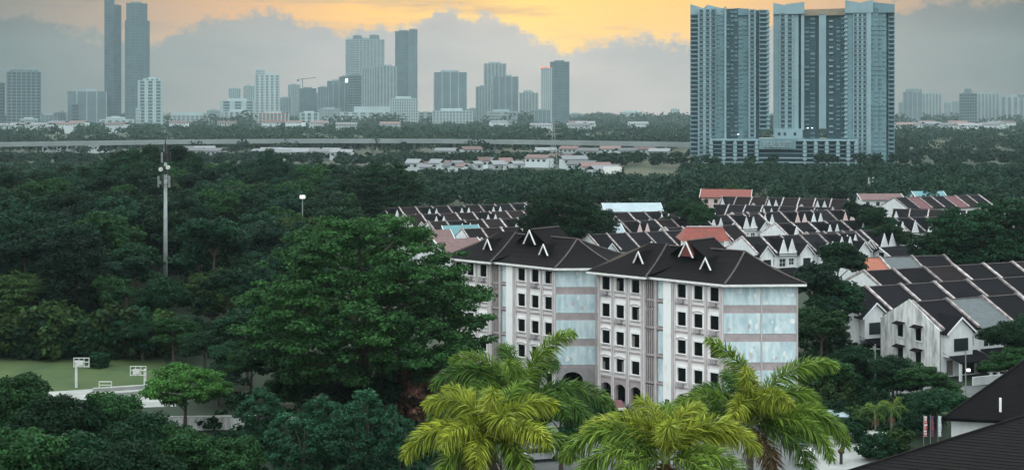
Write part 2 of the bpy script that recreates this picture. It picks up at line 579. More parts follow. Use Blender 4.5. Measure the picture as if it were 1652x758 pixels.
def bay(par, org, z0, z1, dy, yt, yb, mt, kind, dep=16, tilt=0.0):
    """one vertical strip of a condominium tower"""
    a, b = cx_(zx(z0)), cx_(zx(z1))
    zb, zt = cz_(yb), cz_(yt)
    y = CD + dy
    MB().prism([(a, y), (b, y), (b, y + dep), (a, y + dep)], zb, [zt, zt + tilt, zt + tilt, zt]).obj('wall', mt, par, org)
    n = int((zt - zb) / CST)
    if kind in ('dots', 'dots2', 'dots3', 'dots1'):
        k = {'dots1': 1, 'dots': 2, 'dots2': 2, 'dots3': 3}[kind]
        w, s = MB(), MB()
        cw = (b - a) / k
        for f in range(n):
            zz = zt - (f + 1) * CST
            for i in range(k):
                xc = a + cw * (i + .5)
                w.box(xc - cw * .27, xc + cw * .27, y - .06, y + .3, zz + .7, zz + 2.3)
                s.box(xc - cw * .36, xc + cw * .36, y - .7, y - .003, zz + .35, zz + .6)
        stuff(w.obj('window', m_cg, par, org))
        stuff(s.obj('sill', m_cl, par, org))
    elif kind == 'balc':
        s, w = MB(), MB()
        for f in range(n):
            zz = zt - (f + 1) * CST
            s.box(a + .1, b - .1, y - 1.3, y - .003, zz, zz + .25)
            s.box(a + .1, b - .1, y - 1.3, y - 1.15, zz + .25, zz + 1.0)
            w.box(a + .5, b - .5, y - .06, y + .3, zz + .45, zz + 2.5)
        stuff(s.obj('balcony', m_cw, par, org))
        stuff(w.obj('window', m_cg, par, org))
    elif kind == 'teeth':
        s = MB()
        for f in range(n):
            zz = zt - (f + 1) * CST
            s.box(a - .6, b + .6, y - 1.0, y + 3, zz + .2, zz + 1.5)
        stuff(s.obj('balcony', m_cl, par, org))
    elif kind == 'slots':
        s = MB()
        k = max(2, int((b - a) / 2.6))
        for f in range(n):
            zz = zt - (f + 1) * CST
            for i in range(k):
                if (i + f // 3) % 3 != 0:
                    xa = a + (b - a) * i / k
                    s.box(xa + .2, xa + (b - a) / k - .5, y - .5, y - .003, zz + .2, zz + .2 + (.9 if (i * 7 + f) % 4 else 1.6))
        stuff(s.obj('balcony', m_cw, par, org))
    elif kind == 'lit':
        s = MB()
        for f in range(0, n, 3):
            for q in (0, 1):
                zz = zt - (f + q * 1.3 + 2) * CST
                s.box(a + (b - a) * .3, a + (b - a) * .7, y - 1.2, y - .003, zz, zz + 1.1)
        stuff(s.obj('balcony', m_cl, par, org))


def crown_peak(par, org, z0, z1, y0, y1, yb, dy, mt):
    a, b = cx_(zx(z0)), cx_(zx(z1))
    y = CD + dy
    MB().prism([(a, y), (b, y), (b, y + 5), (a, y + 5)], cz_(yb), [cz_(y0), cz_(y1), cz_(y1), cz_(y0)]).obj('roof_parapet', mt, par, org)


BOT = 268
o1 = Vector((cx_(1177), CD, 0))
ta = thing('condominium_tower', 'left teal grey condominium tower with dark balcony recess', 'condominium', o1, 0, 'twin condominium towers')
for b in [(92, 126, 3, 17, BOT - 3, m_cw, 'balc', 20), (126, 182, 0, 14, BOT - 4, m_cl, 'dots', 22), (182, 206, 1.2, 14, BOT - 6, m_cw, 'dots1', 22), (206, 240, 3, 13, 226, m_cw, 'slots', 20),
          (240, 249, 1, 11, 226, m_cl, '', 18), (249, 300, 9, 13, 226, m_cd, 'slots', 12), (300, 345, 9.6, 13, 226, m_cw, 'slots', 12), (345, 376, 5, 15, 226, m_cl, 'dots1', 14), (376, 391, 8, 16, 226, m_cd, '', 12),
          (391, 426, 6, 16, 210, m_cw, 'balc', 14), (426, 433, 6.5, 16, 210, m_cl, 'teeth', 12)]:
    bay(ta, o1, b[0], b[1], b[2], b[3], b[4], b[5], b[6], b[7])
for c in [(92, 150, 6, 13, 22, 2, m_cl), (150, 162, 13, 9, 22, 3, m_cw), (162, 238, 7, 14, 24, 2.5, m_cl), (255, 300, 13, 12, 22, 10, m_cw), (300, 372, 12, 16, 24, 8, m_cw), (391, 430, 15, 16, 24, 7, m_cb)]:
    crown_peak(ta, o1, *c)
o2 = Vector((cx_(1345), CD, 0))
tb = thing('condominium_tower', 'right teal grey condominium tower with recessed dark centre', 'condominium', o2, 0, 'twin condominium towers')
for b in [(458, 484, 1, 15, 210, m_cl, '', 22), (484, 545, 0, 14, 210, m_cl, 'dots', 22), (545, 567, 1, 15, 210, m_cl, '', 20), (567, 578, 5, 16, 210, m_cd, '', 16), (578, 591, .5, 14, 210, m_cl, '', 20),
          (591, 640, 9, 17, 225, m_cd, 'slots', 12), (640, 654, 10, 17, 225, m_cd, '', 12), (654, 685, 7, 22, 208, m_cl, '', 12), (685, 728, 10, 20, 225, m_cd, 'lit', 12), (728, 768, 9, 17, 225, m_cd, 'slots', 12),
          (766, 777, 2, 16, 225, m_cl, 'teeth', 12), (777, 800, 1, 15, BOT - 8, m_cw, '', 22), (800, 858, 0, 15, BOT - 2, m_cl, 'dots3', 22), (858, 876, -.6, 15, BOT, m_cl, '', 22), (876, 906, 1, 15, BOT - 4, m_cw, 'slots', 22),
          (906, 940, 2.2, 15, BOT - 4, m_cw, 'slots', 20), (940, 949, 5, 16, BOT - 4, m_cd, '', 16), (949, 975, 4, 16, BOT - 4, m_cw, 'balc', 16)]:
    bay(tb, o2, b[0], b[1], b[2], b[3], b[4], b[5], b[6], b[7])
for c in [(458, 512, 3.5, 8, 22, -.5, m_cl), (512, 592, 6, 3, 22, -.8, m_cl), (592, 768, 14, 13, 24, 7, m_cb), (766, 830, 1, 6, 22, -.5, m_cl), (830, 884, 6, 1, 22, -.8, m_cl), (884, 975, 5, 9, 22, 1, m_cw)]:
    crown_peak(tb, o2, *c)
MB().box(cx_(1250), cx_(1296), CD - 4, CD + 14, cz_(224), cz_(208)).obj('entrance_block', m_cl, tb, o2)
w = MB()
for px in (1257, 1266, 1282):
    w.box(cx_(px), cx_(px + 4), CD - 4.1, CD - 3.8, cz_(219), cz_(214))
stuff(w.obj('window', m_cg, tb, o2))
# car park podium
for _t in (ta, tb):
    _t.rotation_euler.z = -atan2(_t.location.x, _t.location.y)
o3 = Vector((cx_(1262), CD, 0))
tp = thing('parking_podium', 'low pale frame parking podium with sign joining both towers', 'podium', o3)
PX0, PX1 = 1149, 1376
MB().box(cx_(PX0), cx_(PX1), CD - 10, CD + 40, 0, cz_(224)).obj('core', m_cd, tp, o3)
for k, (y0, y1) in enumerate(((224, 227), (233, 234.3), (239.5, 240.8), (246, 247.2), (253, 255), (260, 262))):
    MB().box(cx_(PX0 - 1), cx_(PX1 + 1), CD - 13, CD - 10.003, cz_(y1), cz_(y0)).obj('floor_slab', m_cl if k in (0, 4, 5) else m_cw, tp, o3)
for px in (1150, 1170, 1188, 1204, 1222, 1297, 1314, 1331, 1348, 1364, 1376):
    c = MB()
    c.box(cx_(px - 1.6), cx_(px + 1.6), CD - 14.5, CD - 13.003, -1, cz_(225))
    for k in range(5):
        c.box(cx_(px - 3), cx_(px + 3), CD - 15.2, CD - 14.503, cz_(233 + 6 * k), cz_(229 + 6 * k))
    c.obj('column', m_cl, tp, o3)
cu_ = bpy.data.curves.new('sign_letters', 'FONT')
cu_.body = 'REAL SUITE'
cu_.size = 7.2
cu_.extrude = .35
cu_.align_x = 'CENTER'
tmp = bpy.data.objects.new('tmp', cu_)
COL.objects.link(tmp)
dg = bpy.context.evaluated_depsgraph_get()
sm = bpy.data.meshes.new_from_object(tmp.evaluated_get(dg))
bpy.data.objects.remove(tmp)
sm.materials.clear()
sm.materials.append(m_white)
MB().box(cx_(1226), cx_(1283), CD - 15, CD - 13.003, cz_(240), cz_(223)).obj('sign_board', m_cw, tp, o3)
so = link('sign_letters', sm, tp)
so.location = (cx_(1254.5) - o3.x, -15.6, cz_(237))
so.rotation_euler = (radians(90), 0, 0)
so.scale = (.52, .80, 1)
for px, py in ((1302, 206.5), (1309, 206.5), (1192, 217)):
    MB().box(cx_(px - 1.3), cx_(px + 1.3), CD - 2, CD - 1, cz_(py + .6), cz_(py - .6)).obj('lamp', m_lamp, tp, o3)

tp.rotation_euler.z = -atan2(o3.x, o3.y)
# ------------------------------------------------------------------ vegetation kit
def leafmat(name, c, c2, objvar=.42, transl=.22, scale=.35, island=.5, rough=.7):
    return mat(name, c, rough, c2=c2, scale=scale, objvar=objvar, transl=transl, island=island, spec=.08, lo=.3, hi=.7)


m_lf = [leafmat('leaf_deep_green', (.0105, .041, .016), (.0065, .026, .0115)),
        leafmat('leaf_mid_green', (.019, .061, .0165), (.011, .037, .013)),
        leafmat('leaf_teal_green', (.011, .039, .020), (.0065, .025, .0145)),
        leafmat('leaf_olive_green', (.033, .066, .016), (.018, .041, .0135)),
        leafmat('leaf_bright_green', (.050, .135, .026), (.026, .078, .020))]
m_bark = mat('bark', (.075, .062, .048), .9, var=.3, scale=2.0, bump=.4)
m_barkp = mat('pale_bark', (.20, .18, .15), .9, var=.25, scale=2.0, bump=.3)
m_lfar = leafmat('leaf_far_green', (.013, .042, .021), (.007, .024, .016), objvar=.1, transl=.15, scale=.03, island=.35)


def leaf_cloud(rng, cen, rad, flat, n, size, up=.55, asp=1.7):
    """n leaf faces strewn through clumps; returns vertices (4n,3)"""
    k = len(cen)
    per = rng.multinomial(n, rad ** 2 / (rad ** 2).sum())
    idx = np.repeat(np.arange(k), per)
    d = rng.normal(size=(n, 3))
    d /= np.linalg.norm(d, axis=1)[:, None]
    r = rng.uniform(.15, 1, n) ** .55
    off = d * (r * rad[idx])[:, None]
    off[:, 2] *= flat
    p = cen[idx] + off
    nr = d * .7 + rng.normal(size=(n, 3)) * .55
    nr[:, 2] += up
    nr /= np.linalg.norm(nr, axis=1)[:, None]
    a = np.cross(nr, rng.normal(size=(n, 3)))
    a /= np.linalg.norm(a, axis=1)[:, None]
    b = np.cross(nr, a)
    s = size * rng.uniform(.6, 1.35, n)
    a = a * (s * asp * .5)[:, None]
    b = b * (s * .5)[:, None]
    v = np.stack([p - a, p - b * 1.0 + a * .1, p + a, p + b * 1.0 + a * .1], 1)
    return v.reshape(-1, 3)


def quads_mesh(name, v, m):
    n = len(v) // 4
    me = bpy.data.meshes.new(name)
    me.vertices.add(n * 4)
    me.vertices.foreach_set('co', v.astype(np.float32).ravel())
    me.loops.add(n * 4)
    me.loops.foreach_set('vertex_index', np.arange(n * 4, dtype=np.int32))
    me.polygons.add(n)
    me.polygons.foreach_set('loop_start', np.arange(0, n * 4, 4, dtype=np.int32))
    me.polygons.foreach_set('loop_total', np.full(n, 4, dtype=np.int32))
    me.materials.append(m)
    me.update(calc_edges=True)
    me.validate()
    return me


def clumps(rng, n, rx, ry, z0, z1, shape='dome'):
    """clump centres that fill a crown: dome, umbrella, column or cone"""
    out = []
    while len(out) < n:
        x, y = rng.uniform(-1, 1, 2)
        t = rng.uniform(0, 1)
        rr = sqrt(x * x + y * y)
        if shape == 'dome':
            lim = sqrt(max(0, 1 - (max(0, t - .32) / .68) ** 2)) * (1 if t > .3 else .55 + t * 1.5)
        elif shape == 'umbrella':
            lim = sqrt(max(0, 1 - t ** 2.4)) * (.5 + .5 * min(1, t * 4))
        elif shape == 'cone':
            lim = (1 - t) ** .8 * .95 + .08
        else:
            lim = min(1, .7 + t) * sqrt(max(0, 1 - max(0, (t - .6) / .4) ** 2))
        lim *= .88 + .24 * rng.random()
        if rr > lim:
            continue
        if rr < lim * .55 and t < .8 and rng.random() < .75:
            continue
        out.append((x * rx, y * ry, z0 + (z1 - z0) * t))
    return np.array(out)


def tree_meshes(seed, h, r, z0, shape, nc, rc, flat, nl, size, m, trunk_r, bark=None, limbs=9, up=.55, lobes=0):
    rng = np.random.default_rng(seed)
    if lobes:                                   # a broad crown made of several rounded boughs
        cs, rs = [], []
        for i in range(lobes):
            a = 2 * pi * (i + rng.uniform(-.3, .3)) / lobes * 1.618 * 1.0
            d = r * .68 * sqrt(rng.uniform(.02, 1))
            zt = z0 + (h - z0) * (.32 + .5 * (1 - (d / r) ** 1.6) + rng.uniform(-.14, .12))
            lr = r * rng.uniform(.26, .42)
            sub = clumps(rng, nc // lobes, lr, lr, -lr * .45, lr * .55, 'dome')
            cs.append(sub + np.array([cos(a) * d, sin(a) * d, zt]))
        cen = np.concatenate(cs)
    else:
        cen = clumps(rng, nc, r, r, z0, h - rc * flat * .6, shape)
    rad = rc * rng.uniform(.65, 1.35, len(cen))
    v = leaf_cloud(rng, cen, rad, flat, nl, size, up)
    crown = quads_mesh('crown', v, m)
    tb = MB()
    lean = rng.normal(size=2) * .02 * h
    zt = z0 + (h - z0) * .55
    tb.tube([(0, 0, -.3), (lean[0] * .4, lean[1] * .4, zt * .45), (lean[0], lean[1], zt)], [trunk_r * 1.25, trunk_r * .85, trunk_r * .35], 7)
    for i in rng.choice(len(cen), min(limbs, len(cen)), replace=False):
        c = Vector(cen[i])
        zs = max(z0 * .65, min(zt * .9, c.z - (c.xy.length) * .55))
        s = Vector((lean[0] * zs / zt, lean[1] * zs / zt, zs))
        mid = s.lerp(c, .5) + Vector((0, 0, .06 * h))
        tb.tube([s, mid, c], [trunk_r * .42, trunk_r * .26, trunk_r * .08], 5, False)
    return crown, tb.mesh('trunk', bark or m_bark)


def tree(name, label, cat, loc, me, rz=0.0, sc=1.0, group=None):
    t = thing(name, label, cat, loc, rz, group)
    t.scale = (sc, sc, sc) if not isinstance(sc, tuple) else sc
    link('trunk', me[1], t)
    link('crown', me[0], t)
    return t


# kinds of tree, each a crown and a trunk that copies share
K = {}
for i in range(3):
    K['wood%d' % i] = tree_meshes(10 + i, 17 + i, 6.2, 4.5, 'dome', 190, 1.2, .55, 15000, .34, m_lf[(0, 2, 1)[i]], .32, lobes=11)
K['wood3'] = tree_meshes(14, 15, 6.8, 5.0, 'umbrella', 150, 1.35, .36, 13000, .34, m_lf[3], .30)
K['wood4'] = tree_meshes(15, 20, 5.2, 5.0, 'column', 170, 1.2, .6, 14000, .34, m_lf[2], .32)
K['tall'] = tree_meshes(16, 24, 7.5, 8, 'dome', 190, 1.6, .6, 13000, .50, m_lf[0], .42, lobes=14)
K['rain'] = tree_meshes(17, 24, 13.2, 6.0, 'umbrella', 620, 1.35, .34, 90000, .25, leafmat('rain_tree_leaf', (.036, .104, .026), (.015, .050, .018), scale=.25, objvar=.02), .62, limbs=26)
K['round'] = tree_meshes(18, 11, 5.0, 1.2, 'dome', 190, .9, .6, 26000, .20, m_lf[0], .25, lobes=10)
K['roundb'] = tree_meshes(19, 12, 5.6, 1.4, 'dome', 210, .9, .55, 30000, .20, m_lf[1], .25, lobes=12)
K['flat'] = tree_meshes(20, 8, 5.0, 3.6, 'umbrella', 130, .85, .36, 17000, .19, m_lf[4], .20, limbs=14)
K['pine'] = tree_meshes(21, 11, 2.1, 2.6, 'column', 62, .62, .75, 8500, .18, leafmat('leaf_slender_teal', (.026, .088, .042), (.012, .048, .026)), .16, limbs=16)
K['bush'] = tree_meshes(22, 3.2, 2.2, .2, 'dome', 50, .6, .8, 3600, .22, m_lf[0], .08, limbs=4)
K['bushb'] = tree_meshes(23, 3.6, 2.4, .2, 'dome', 50, .65, .8, 3600, .24, m_lf[3], .08, limbs=4)
K['spread'] = tree_meshes(24, 18, 9.0, 5.0, 'umbrella', 320, 1.4, .36, 26000, .34, m_lf[0], .5, limbs=18)
m_pink = leafmat('blossom_rust', (.22, .085, .075), (.045, .06, .028), transl=.15, scale=.9)
K['pink'] = tree_meshes(25, 5.2, 3.3, 1.8, 'umbrella', 70, .7, .5, 5200, .26, m_pink, .14)

for _k in K:
    _n = len(K[_k][0].vertices)
    _z = np.empty(_n * 3, dtype=np.float32)
    K[_k][0].vertices.foreach_get('co', _z)
    K[_k] = (*K[_k], float(np.percentile(_z[2::3], 99.7)))
rnd = random.Random(5)

# ---- the wood on the left, behind the playing field
GW = 'trees of the wood on the left'
wood_labels = ['deep green broadleaf tree', 'teal green broadleaf tree', 'mid green broadleaf tree', 'flat crowned tree', 'narrow upright tree']


def wood_place(px, Y):
    w = 'at the left edge' if px < 90 else 'left of the mast' if px < 230 else 'around the mast' if px < 305 else 'right of the mast' if px < 420 else 'beside the huge rain tree'
    return 'in the wood %s, %s' % ('front' if Y < 232 else 'middle' if Y < 330 else 'back', w)


nw = 0
Yd = 206.0
while Yd < 470:
    step = 7.5 + (Yd - 200) * .013
    xl = (-40 - CX) / FOC * Yd
    xr = ((560 if Yd > 300 else 470 + (Yd - 206) * .9) - CX) / FOC * Yd
    x = xl + rnd.uniform(0, step)
    while x < xr:
        k = rnd.choice([0, 0, 1, 1, 2, 3, 4])
        px = CX + x / Yd * FOC
        sc = rnd.uniform(.80, 1.12)
        if Yd < 225:
            sc *= .85
        if 380 < px < 560 and Yd < 260:
            sc *= .75
        if not (px < 250 and Yd > 400) and not (228 < px < 304 and Yd < 236):
            tree('wood_tree', wood_labels[k] + ' ' + wood_place(px, Yd), 'tree', (x + rnd.uniform(-2, 2), Yd + rnd.uniform(-3, 3), 0), K['wood%d' % k], rnd.uniform(0, 6.28), (sc, sc, sc * rnd.uniform(.88, 1.1)), GW)
            nw += 1
        x += step * rnd.uniform(.85, 1.25)
    Yd += step * 1.25
# tall dark stand rising above the wood round the mast
for i, (px, yt, D) in enumerate([(168, 258, 440), (192, 246, 445), (222, 243, 440), (250, 236, 450), (282, 236, 446), (305, 252, 440), (268, 262, 428), (205, 268, 430), (238, 262, 428), (130, 268, 435), (98, 268, 440), (60, 276, 430), (20, 270, 440), (-12, 272, 425), (40, 290, 400), (84, 292, 400), (325, 286, 420)]):
    p = gnd(px, HOR + CAMZ * FOC / D)
    h = at(px, yt, D).z
    tree('tall_tree', 'tall dark tree of the high stand behind the mast on the left' if i < 9 or i == 16 else 'dark tree of the high stand at the left edge', 'tree', p, K['tall'], i * 1.3, h / K['tall'][2], 'tall trees rising above the wood')

for i, px in enumerate(range(-30, 262, 25)):
    p = gnd(px + rnd.uniform(-6, 6), 573.5)
    k = ('bush', 'bushb')[i % 2]
    s_ = rnd.uniform(1.5, 2.4)
    tree('edge_tree', '%s low tree from the left along the back edge of the grass field' % ORD[i], 'tree', p, K[k], i * 1.7, s_, 'trees along the back edge of the field')
# ---- single trees: kind, px, top row, distance, label
SINGLE = [
    ('rain', 590, 352, 150, 'huge layered rain tree partly covering the left apartment block', 13.2, 24.0, 26.0),
    ('spread', 622, 262, 385, 'broad dark tree standing above the left house rows', None, 18, None),
    ('spread', 575, 288, 372, 'dark tree left of the broad one above the left house rows', None, 18, None),
    ('spread', 905, 308, 300, 'dark spreading tree behind the roof of the left apartment block', None, 18, None),
    ('spread', 948, 330, 312, 'low dark tree right of the spreading one behind the left roof', None, 18, None),
    ('wood0', 1098, 322, 335, 'round dark tree beside the long pale grey roof', None, 17, None),
    ('wood2', 1128, 330, 330, 'small green tree right of the long pale grey roof', None, 17, None),
    ('wood1', 1388, 326, 325, 'tall dark tree between the two right hand roof groups', None, 17, None),
    ('wood0', 1412, 336, 318, 'dark tree right of the tall one between the roof groups', None, 17, None),
    ('wood2', 1440, 362, 300, 'green tree before the white spiked gables on the right', None, 17, None),
    ('wood0', 1350, 392, 236, 'dark green tree standing above the orange roof', None, 17, None),
    ('spread', 1560, 338, 258, 'large dark tree filling the right edge above the terraces', None, 18, None),
    ('spread', 1632, 322, 262, 'largest dark tree cut by the right edge of the picture', None, 18, None),
    ('spread', 1520, 372, 256, 'dark tree left of the large one above the terraces', None, 18, None),
    ('wood1', 1310, 428, 196, 'tall dark tree right behind the right apartment block', None, 17, None),
    ('wood0', 1345, 452, 194, 'deep green tree in the clump right of the apartment block', None, 17, None),
    ('wood2', 1322, 500, 178, 'mid green tree low in the clump right of the apartment block', None, 17, None),
    ('wood4', 1336, 480, 188, 'narrow tree left of the clean white end wall', None, 20, None),
    ('round', 1385, 560, 170, 'rounded tree below the stained white house', None, 11, None),
    ('roundb', 1340, 578, 166, 'rounded tree at the foot of the right apartment block', None, 12, None),
    ('round', 1440, 575, 160, 'dark rounded tree in front of the stained gable wall', None, 11, None),
    ('roundb', 1490, 590, 156, 'dense dark tree left of the small lawn', None, 12, None),
    ('round', 1512, 628, 148, 'small dark tree beside the flagpoles', None, 11, None),
    ('round', 1628, 520, 176, 'dark tree beside the porch of the stained house', None, 11, None),
    ('round', 1668, 505, 182, 'dark tree at the right edge under the grey terrace roof', None, 11, None),
    ('roundb', 1632, 560, 172, 'low dark tree behind the dark hip roof', None, 12, None),
    ('flat', 298, 588, 152, 'bright green flat topped tree beside the pale court wall', None, 8, None),
    ('round', 262, 448, 205, 'pale topped tree at the foot of the mast', None, 11, None),
    ('roundb', 20, 606, 126, 'leafy tree in the bottom left corner', None, 12, None),
    ('round', 95, 640, 120, 'leafy tree next to the corner tree at bottom left', None, 11, None),
    ('roundb', 168, 632, 124, 'leafy tree below the basketball court', None, 12, None),
    ('round', 235, 668, 118, 'dark leafy tree at the bottom right of the court', None, 11, None),
    ('roundb', 300, 690, 116, 'leafy tree along the bottom edge left of the pale wall', None, 12, None),
    ('roundb', 366, 706, 116, 'olive topped tree along the bottom edge below the pale wall', None, 12, None),
    ('round', 128, 700, 108, 'low leafy tree in the bottom row of the left corner', None, 11, None),
    ('roundb', 40, 690, 106, 'lowest leafy tree of the bottom left corner', None, 12, None),
    ('round', 205, 716, 106, 'low leafy tree in the bottom row below the court', None, 11, None),
    ('pine', 420, 628, 134, 'dark slender tree with bare stem at the pale wall', None, 11, None),
    ('pine', 462, 666, 130, 'slender teal tree right of the pale wall', None, 11, None),
    ('pine', 512, 640, 128, 'slender teal tree under the huge rain tree', None, 11, None),
    ('pine', 548, 650, 126, 'slender teal tree below the trunk of the rain tree', None, 11, None),
    ('pine', 590, 628, 125, 'slender teal tree in the middle below the rain tree', None, 11, None),
    ('pine', 628, 656, 126, 'slender teal tree just left of the yellow palms', None, 11, None),
    ('pine', 486, 676, 121, 'shorter slender tree at the bottom under the rain tree', None, 11, None),
    ('pine', 570, 668, 119, 'shorter slender tree at the bottom left of the palms', None, 11, None),
    ('pine', 648, 672, 118, 'shorter slender tree at the bottom beside the palms', None, 11, None),
    ('wood4', 432, 420, 196, 'upright tree left of the huge rain tree', None, 20, None),
    ('wood2', 470, 396, 204, 'mid green tree just behind the left side of the rain tree', None, 18, None),
    ('wood0', 400, 500, 178, 'dark tree in front of the wood left of the rain tree', None, 17, None),
    ('round', 372, 552, 172, 'dark tree right above the bright flat topped tree', None, 11, None),
    ('round', 230, 520, 196, 'dark round tree at the right end of the grass field', None, 11, None),
    ('round', 330, 535, 184, 'dark tree above the bright flat topped one', None, 11, None),
    ('roundb', 280, 512, 194, 'dark tree between the mast foot and the grass field', None, 12, None),
    ('round', 352, 590, 166, 'low dark tree right of the bright flat topped one', None, 11, None),
    ('roundb', 404, 556, 168, 'dark tree left below the huge rain tree', None, 12, None),
    ('round', 446, 545, 162, 'dark tree under the left boughs of the rain tree', None, 11, None),
    ('roundb', 486, 590, 152, 'dark tree under the middle boughs of the rain tree', None, 12, None),
    ('round', 540, 596, 148, 'dark tree before the trunk of the rain tree', None, 11, None),
    ('round', 610, 610, 146, 'dark tree under the right boughs of the rain tree', None, 11, None),
    ('pink', 662, 590, 150, 'rust red blossoming tree between rain tree and palms', None, 5.2, None),
    ('pink', 702, 604, 148, 'pinkish blossoming tree right of the rust red one', None, 5.2, None),
    ('round', 905, 618, 136, 'dark round tree behind the palms before the red walkway roof', None, 11, None),
    ('round', 940, 640, 134, 'low dark tree right of the round one before the walkway', None, 11, None),
    ('wood0', 770, 592, 150, 'dark tree hidden behind the left palm', None, 17, None),
    ('spread', 716, 330, 420, 'dark tree beyond the left house rows', None, 18, None),
    ('spread', 800, 318, 425, 'tree beyond the middle of the left house rows', None, 18, None),
    ('wood3', 1180, 300, 470, 'flat crowned tree behind the red roof of the right rows', None, 15, None),
    ('wood0', 1005, 306, 440, 'dark tree behind the long pale grey roof', None, 17, None),
]
for i, (k, px, yt, D, lab, _r, h0, _w) in enumerate(SINGLE):
    p = gnd(px, HOR + CAMZ * FOC / D)
    h = at(px, yt, D).z
    s = h / K[k][2]
    sx = s if s < 1.25 else 1.15
    if k in ('wood0', 'wood1', 'wood2', 'round', 'roundb') and s < .75:
        sx = max(s, .8)
    if k == 'pine':
        sx = (.8, 1.05, .92)[i % 3]
    nm = {'rain': 'rain_tree', 'spread': 'spreading_tree', 'flat': 'flat_topped_tree', 'pine': 'slender_tree', 'pink': 'blossoming_tree'}.get(k, 'leafy_tree')
    tree(nm, lab, 'tree', p, K[k], i * 2.4, (sx, sx, s))

# ---- bushes: px, base row, size, label
BUSH = [(1350, 690, 1.0, 'bush', 'low bush left of the teal shed'), (1392, 700, .9, 'bushb', 'small clipped bush on the pale forecourt'), (1375, 712, .7, 'bush', 'dark potted bush at the forecourt edge'),
        (1340, 655, 1.2, 'bushb', 'light green bush on the slope right of the apartment block'), (1372, 650, 1.1, 'bush', 'dark bush on the slope below the stained house'),
        (1310, 640, 1.2, 'bush', 'bush at the right foot of the apartment block'), (1402, 640, 1.2, 'bush', 'bush below the left corner of the stained gable wall'),
        (1320, 672, 1.1, 'bushb', 'bush behind the right palm crown'), (160, 592, .7, 'bush', 'dark bush behind the basketball hoop'), (1000, 690, .8, 'bush', 'bush on the grey car park between the palms'),
        (1418, 742, .9, 'bush', 'dark bush before the small gatehouse'), (1440, 738, .9, 'bushb', 'light bush right of the small gatehouse'), (1300, 700, 1.2, 'bush', 'dark bush under the right palm crown'), (1250, 690, 1.2, 'bush', 'dark bush behind the stem of the right palm'), (1575, 600, .8, 'bush', 'bush at the porch wall of the stained house')]
for i, (px, py, s, k, lab) in enumerate(BUSH):
    tree('bush', lab, 'bush', gnd(px, py), K[k], i, s)

# ---- woods that read as one mass
def wood_mass(name, label, spots, per, size, seed, m=m_lfar, flat=.6):
    rng = np.random.default_rng(seed)
    cs, rs = [], []
    for (x, y, r, h) in spots:
        n = 9
        d = rng.normal(size=(n, 3))
        d /= np.linalg.norm(d, axis=1)[:, None]
        c = d * np.array([r * .62, r * .62, h * .26]) + np.array([x, y, h * .62])
        cs.append(c)
        rs.append(np.full(n, r * .46) * rng.uniform(.7, 1.25, n))
    cen, rad = np.concatenate(cs), np.concatenate(rs)
    v = leaf_cloud(rng, cen, rad, flat, per * len(spots), size, .5, 1.3)
    v[:, 2] = np.maximum(v[:, 2], .05)
    o = stuff(link(name, quads_mesh(name, v, m)))
    return tag(o, label, 'wood')


def strew(n, D0, D1, px0, px1, r0, r1, h0, h1, seed, avoid=(), cap=None):
    rr = random.Random(seed)
    out = []
    tries = 0
    while len(out) < n and tries < n * 30:
        tries += 1
        D = D0 + (D1 - D0) * rr.random()
        px = px0 + (px1 - px0) * rr.random()
        py = HOR + CAMZ * FOC / D
        if any(a <= px <= b and c <= py <= d for a, b, c, d in avoid):
            continue
        x = (px - CX) / FOC * D
        r = rr.uniform(r0, r1)
        h = rr.uniform(h0, h1) * (.7 + .3 * r / r1)
        if cap:
            hm_ = CAMZ - (cap(px) - HOR) / FOC * D
            if hm_ < 1.2:
                continue
            h = min(h, hm_ * rr.uniform(.75, 1.15))
            r = min(r, h * .75)
        out.append((x, D, r, h))
    return out


condo_av = [(1104, 1452, 256, 268.5)]


def capa(px):
    return 262 if px < 330 else 266 if px < 600 else 274 if px < 940 else 280 if px < 1100 else 264


def capb(px):
    return 246 if px < 1110 else 225


town_av = condo_av + [(668, 836, 268, 279), (945, 1010, 275, 292), (425, 545, 253, 258)]
wood_mass('mid_wood', 'green belt of trees between the house rows and the condominium', strew(1250, 470, 880, -60, 1710, 4.5, 7.5, 8, 13.5, 1, town_av, capa), 210, .95, 31)
wood_mass('far_wood', 'hazy belt of low trees before the elevated highway', strew(620, 870, 1080, -80, 1740, 5, 9, 5, 10, 2, town_av, capb), 130, 1.5, 32)
wood_mass('roadside_wood', 'hazy trees just behind the elevated highway', strew(700, 1140, 1600, -80, 1740, 7, 13, 7, 13, 5), 100, 2.0, 35)
wood_mass('horizon_wood', 'bluish far trees along the foot of the skyline', strew(1000, 1650, 3000, -120, 1780, 10, 22, 8, 16, 3), 80, 3.2, 33)
wood_mass('hill_wood', 'faint tree line on the horizon', strew(700, 3200, 5700, -200, 1850, 22, 55, 12, 30, 4), 80, 7.0, 34)
ug = strew(150, 203, 210, -40, 470, 1.2, 2.2, 2.5, 5, 6) + strew(150, 138, 200, 330, 780, 1.0, 2.0, 1.0, 2.4, 7) + strew(170, 146, 205, 1296, 1420, 1.0, 2.2, 1.2, 3.0, 8) + strew(60, 150, 168, 1400, 1510, 1.0, 1.8, 1.0, 2.2, 9) + strew(160, 112, 150, -60, 420, 1.0, 1.8, .8, 1.5, 10)
ug = [q for q in ug if not (gnd(0, 668).y < q[1] < gnd(0, 618).y and CX + q[0] / q[1] * FOC < 290)]
o = wood_mass('undergrowth', 'low dark undergrowth between the trees', ug, 170, .34, 36, m_lf[0])
o['category'] = 'undergrowth'
